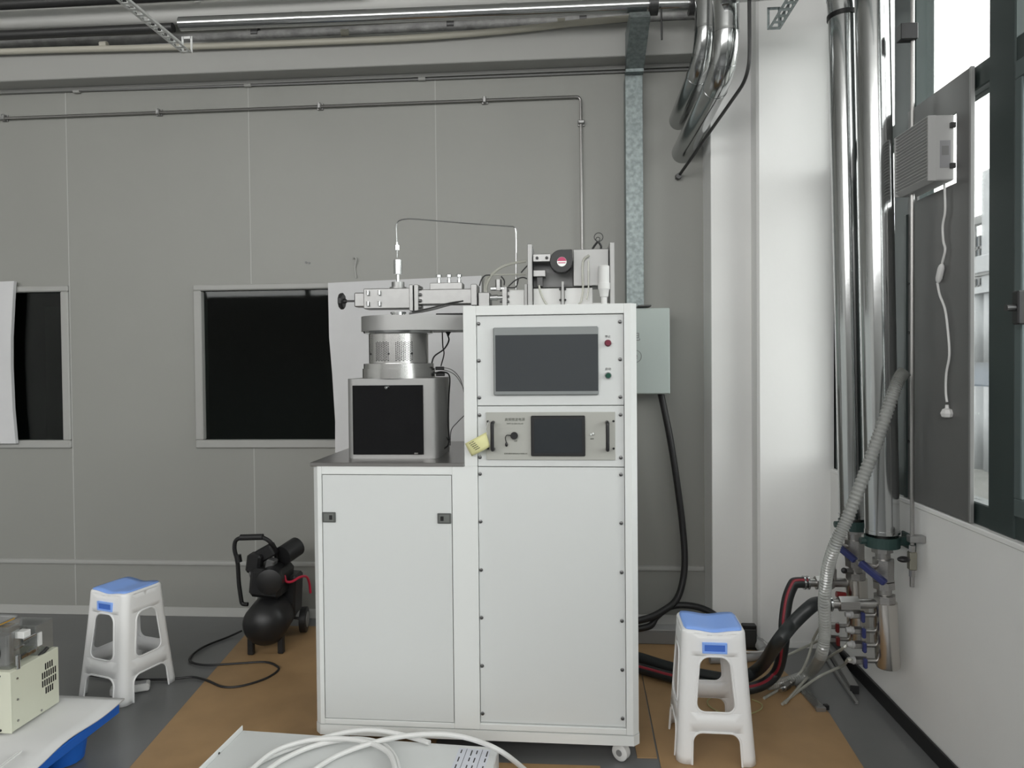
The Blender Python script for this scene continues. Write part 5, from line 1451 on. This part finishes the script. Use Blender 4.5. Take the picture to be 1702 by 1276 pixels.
rail('dull flat rail lying nearest the kraft board', PZ(1372, 1098, 0.003), PZ(1362, 1082, 0.003), 0.02, 0.012, M_alup)
t = thing('acrylic_strip', 'clear acrylic strip with metal clip lying on the floor between rails and stool', 'strip', PZ(1360, 1175, 0.005))
a, b = PZ(1364, 1178, 0.012), PZ(1328, 1138, 0.012); d = (b-a).normalized(); rot = Matrix.Rotation(math.atan2(d.y, d.x), 3, 'Z')
MB().obox((a+b)/2, ((b-a).length, 0.04, 0.012), rot, 0.002).build('strip', M_acry, t)
MB().obox(a, (0.02, 0.04, 0.02), rot, 0.002).build('clip', M_alu, t); MB().obox(a+V(0.03, 0.02, 0), (0.02, 0.02, 0.02), rot, 0.002).build('foot', M_black, t)
# grey flexible conduits behind the stool
def flex(label, pts, r, material, amp=0.0022):
    path = catmull(pts, 26); t = thing('flexible_conduit', label, 'conduit', pts[0], group='flexible conduits on the floor')
    MB().tube(path, [r+amp*(1 if i % 2 else -1) for i in range(len(path))], 10).build('sheath', material, t)
flex('grey ribbed conduit running along the floor behind the stool', [PZ(1030, 1054, 0.03), PZ(1090, 1058, 0.03), PZ(1150, 1060, 0.03), PZ(1220, 1062, 0.03), PZ(1255, 1068, 0.03), PZ(1270, 1080, 0.03)], 0.022, M_condu)
t = thing('conduit_coil', 'smooth grey conduit curling around beside the column foot', 'conduit', PZ(1250, 1085, 0.02))
MB().tube(catmull([PZ(1180, 1096, 0.022), PZ(1235, 1094, 0.022), PZ(1262, 1088, 0.022), PZ(1272, 1078, 0.022), PZ(1262, 1064, 0.03), PZ(1240, 1052, 0.05), PZ(1210, 1048, 0.06)], 7), 0.020, 12).build('sheath', M_condu, t)
t = thing('white_wire', 'thin white wire bending past the conduit coil', 'wire', PZ(1250, 1080, 0.03))
MB().tube(catmull([PZ(1190, 1082, 0.05), PZ(1245, 1083, 0.05), PZ(1268, 1082, 0.05), PZ(1276, 1075, 0.05), PZ(1270, 1066, 0.05)], 6), 0.004, 8).build('sheath', M_white, t)
# earth wires under the stool with a green terminal
t = thing('earth_wire', 'thin yellowish wires with green terminal on the floor under the stool', 'wire', PZ(1185, 1150, 0.006))
for pts in ([(1110, 1122), (1120, 1130), (1127, 1142)], [(1160, 1143), (1172, 1152), (1186, 1155), (1204, 1152), (1220, 1150)], [(1186, 1157), (1176, 1164), (1180, 1174), (1200, 1184), (1235, 1188), (1262, 1180), (1266, 1170), (1250, 1162)], [(1160, 1150), (1170, 1156), (1186, 1157)]):
    MB().tube(catmull([PZ(a, b, 0.008) for a, b in pts], 6), 0.0026, 6).build('strand', M_ygrn, t)
c = PZ(1187, 1153, 0.010); MB().obox(c, (0.024, 0.012, 0.010), Matrix.Rotation(0.3, 3, 'Z'), 0.002).build('terminal', M_terminal, t)

# thin white strip lying on the foam sheet
t = thing('plastic_strip', 'thin white plastic strip lying on the foam sheet near the pallet edge', 'strip', PZ(18, 1262, ZP+0.016))
a, b = PZ(34, 1248, ZP+0.019), PZ(-20, 1290, ZP+0.019); d = (b-a)
rot = Matrix.Rotation(math.atan2(d.y, d.x), 3, 'Z')
MB().obox((a+b)/2, (d.length, 0.014, 0.006), rot, 0.001).build('strip', M_white, t)
MB().obox((a+b)/2+V(0, 0, 0.004), (d.length*0.98, 0.005, 0.003), rot, 0.001).build('rib', M_white, t)
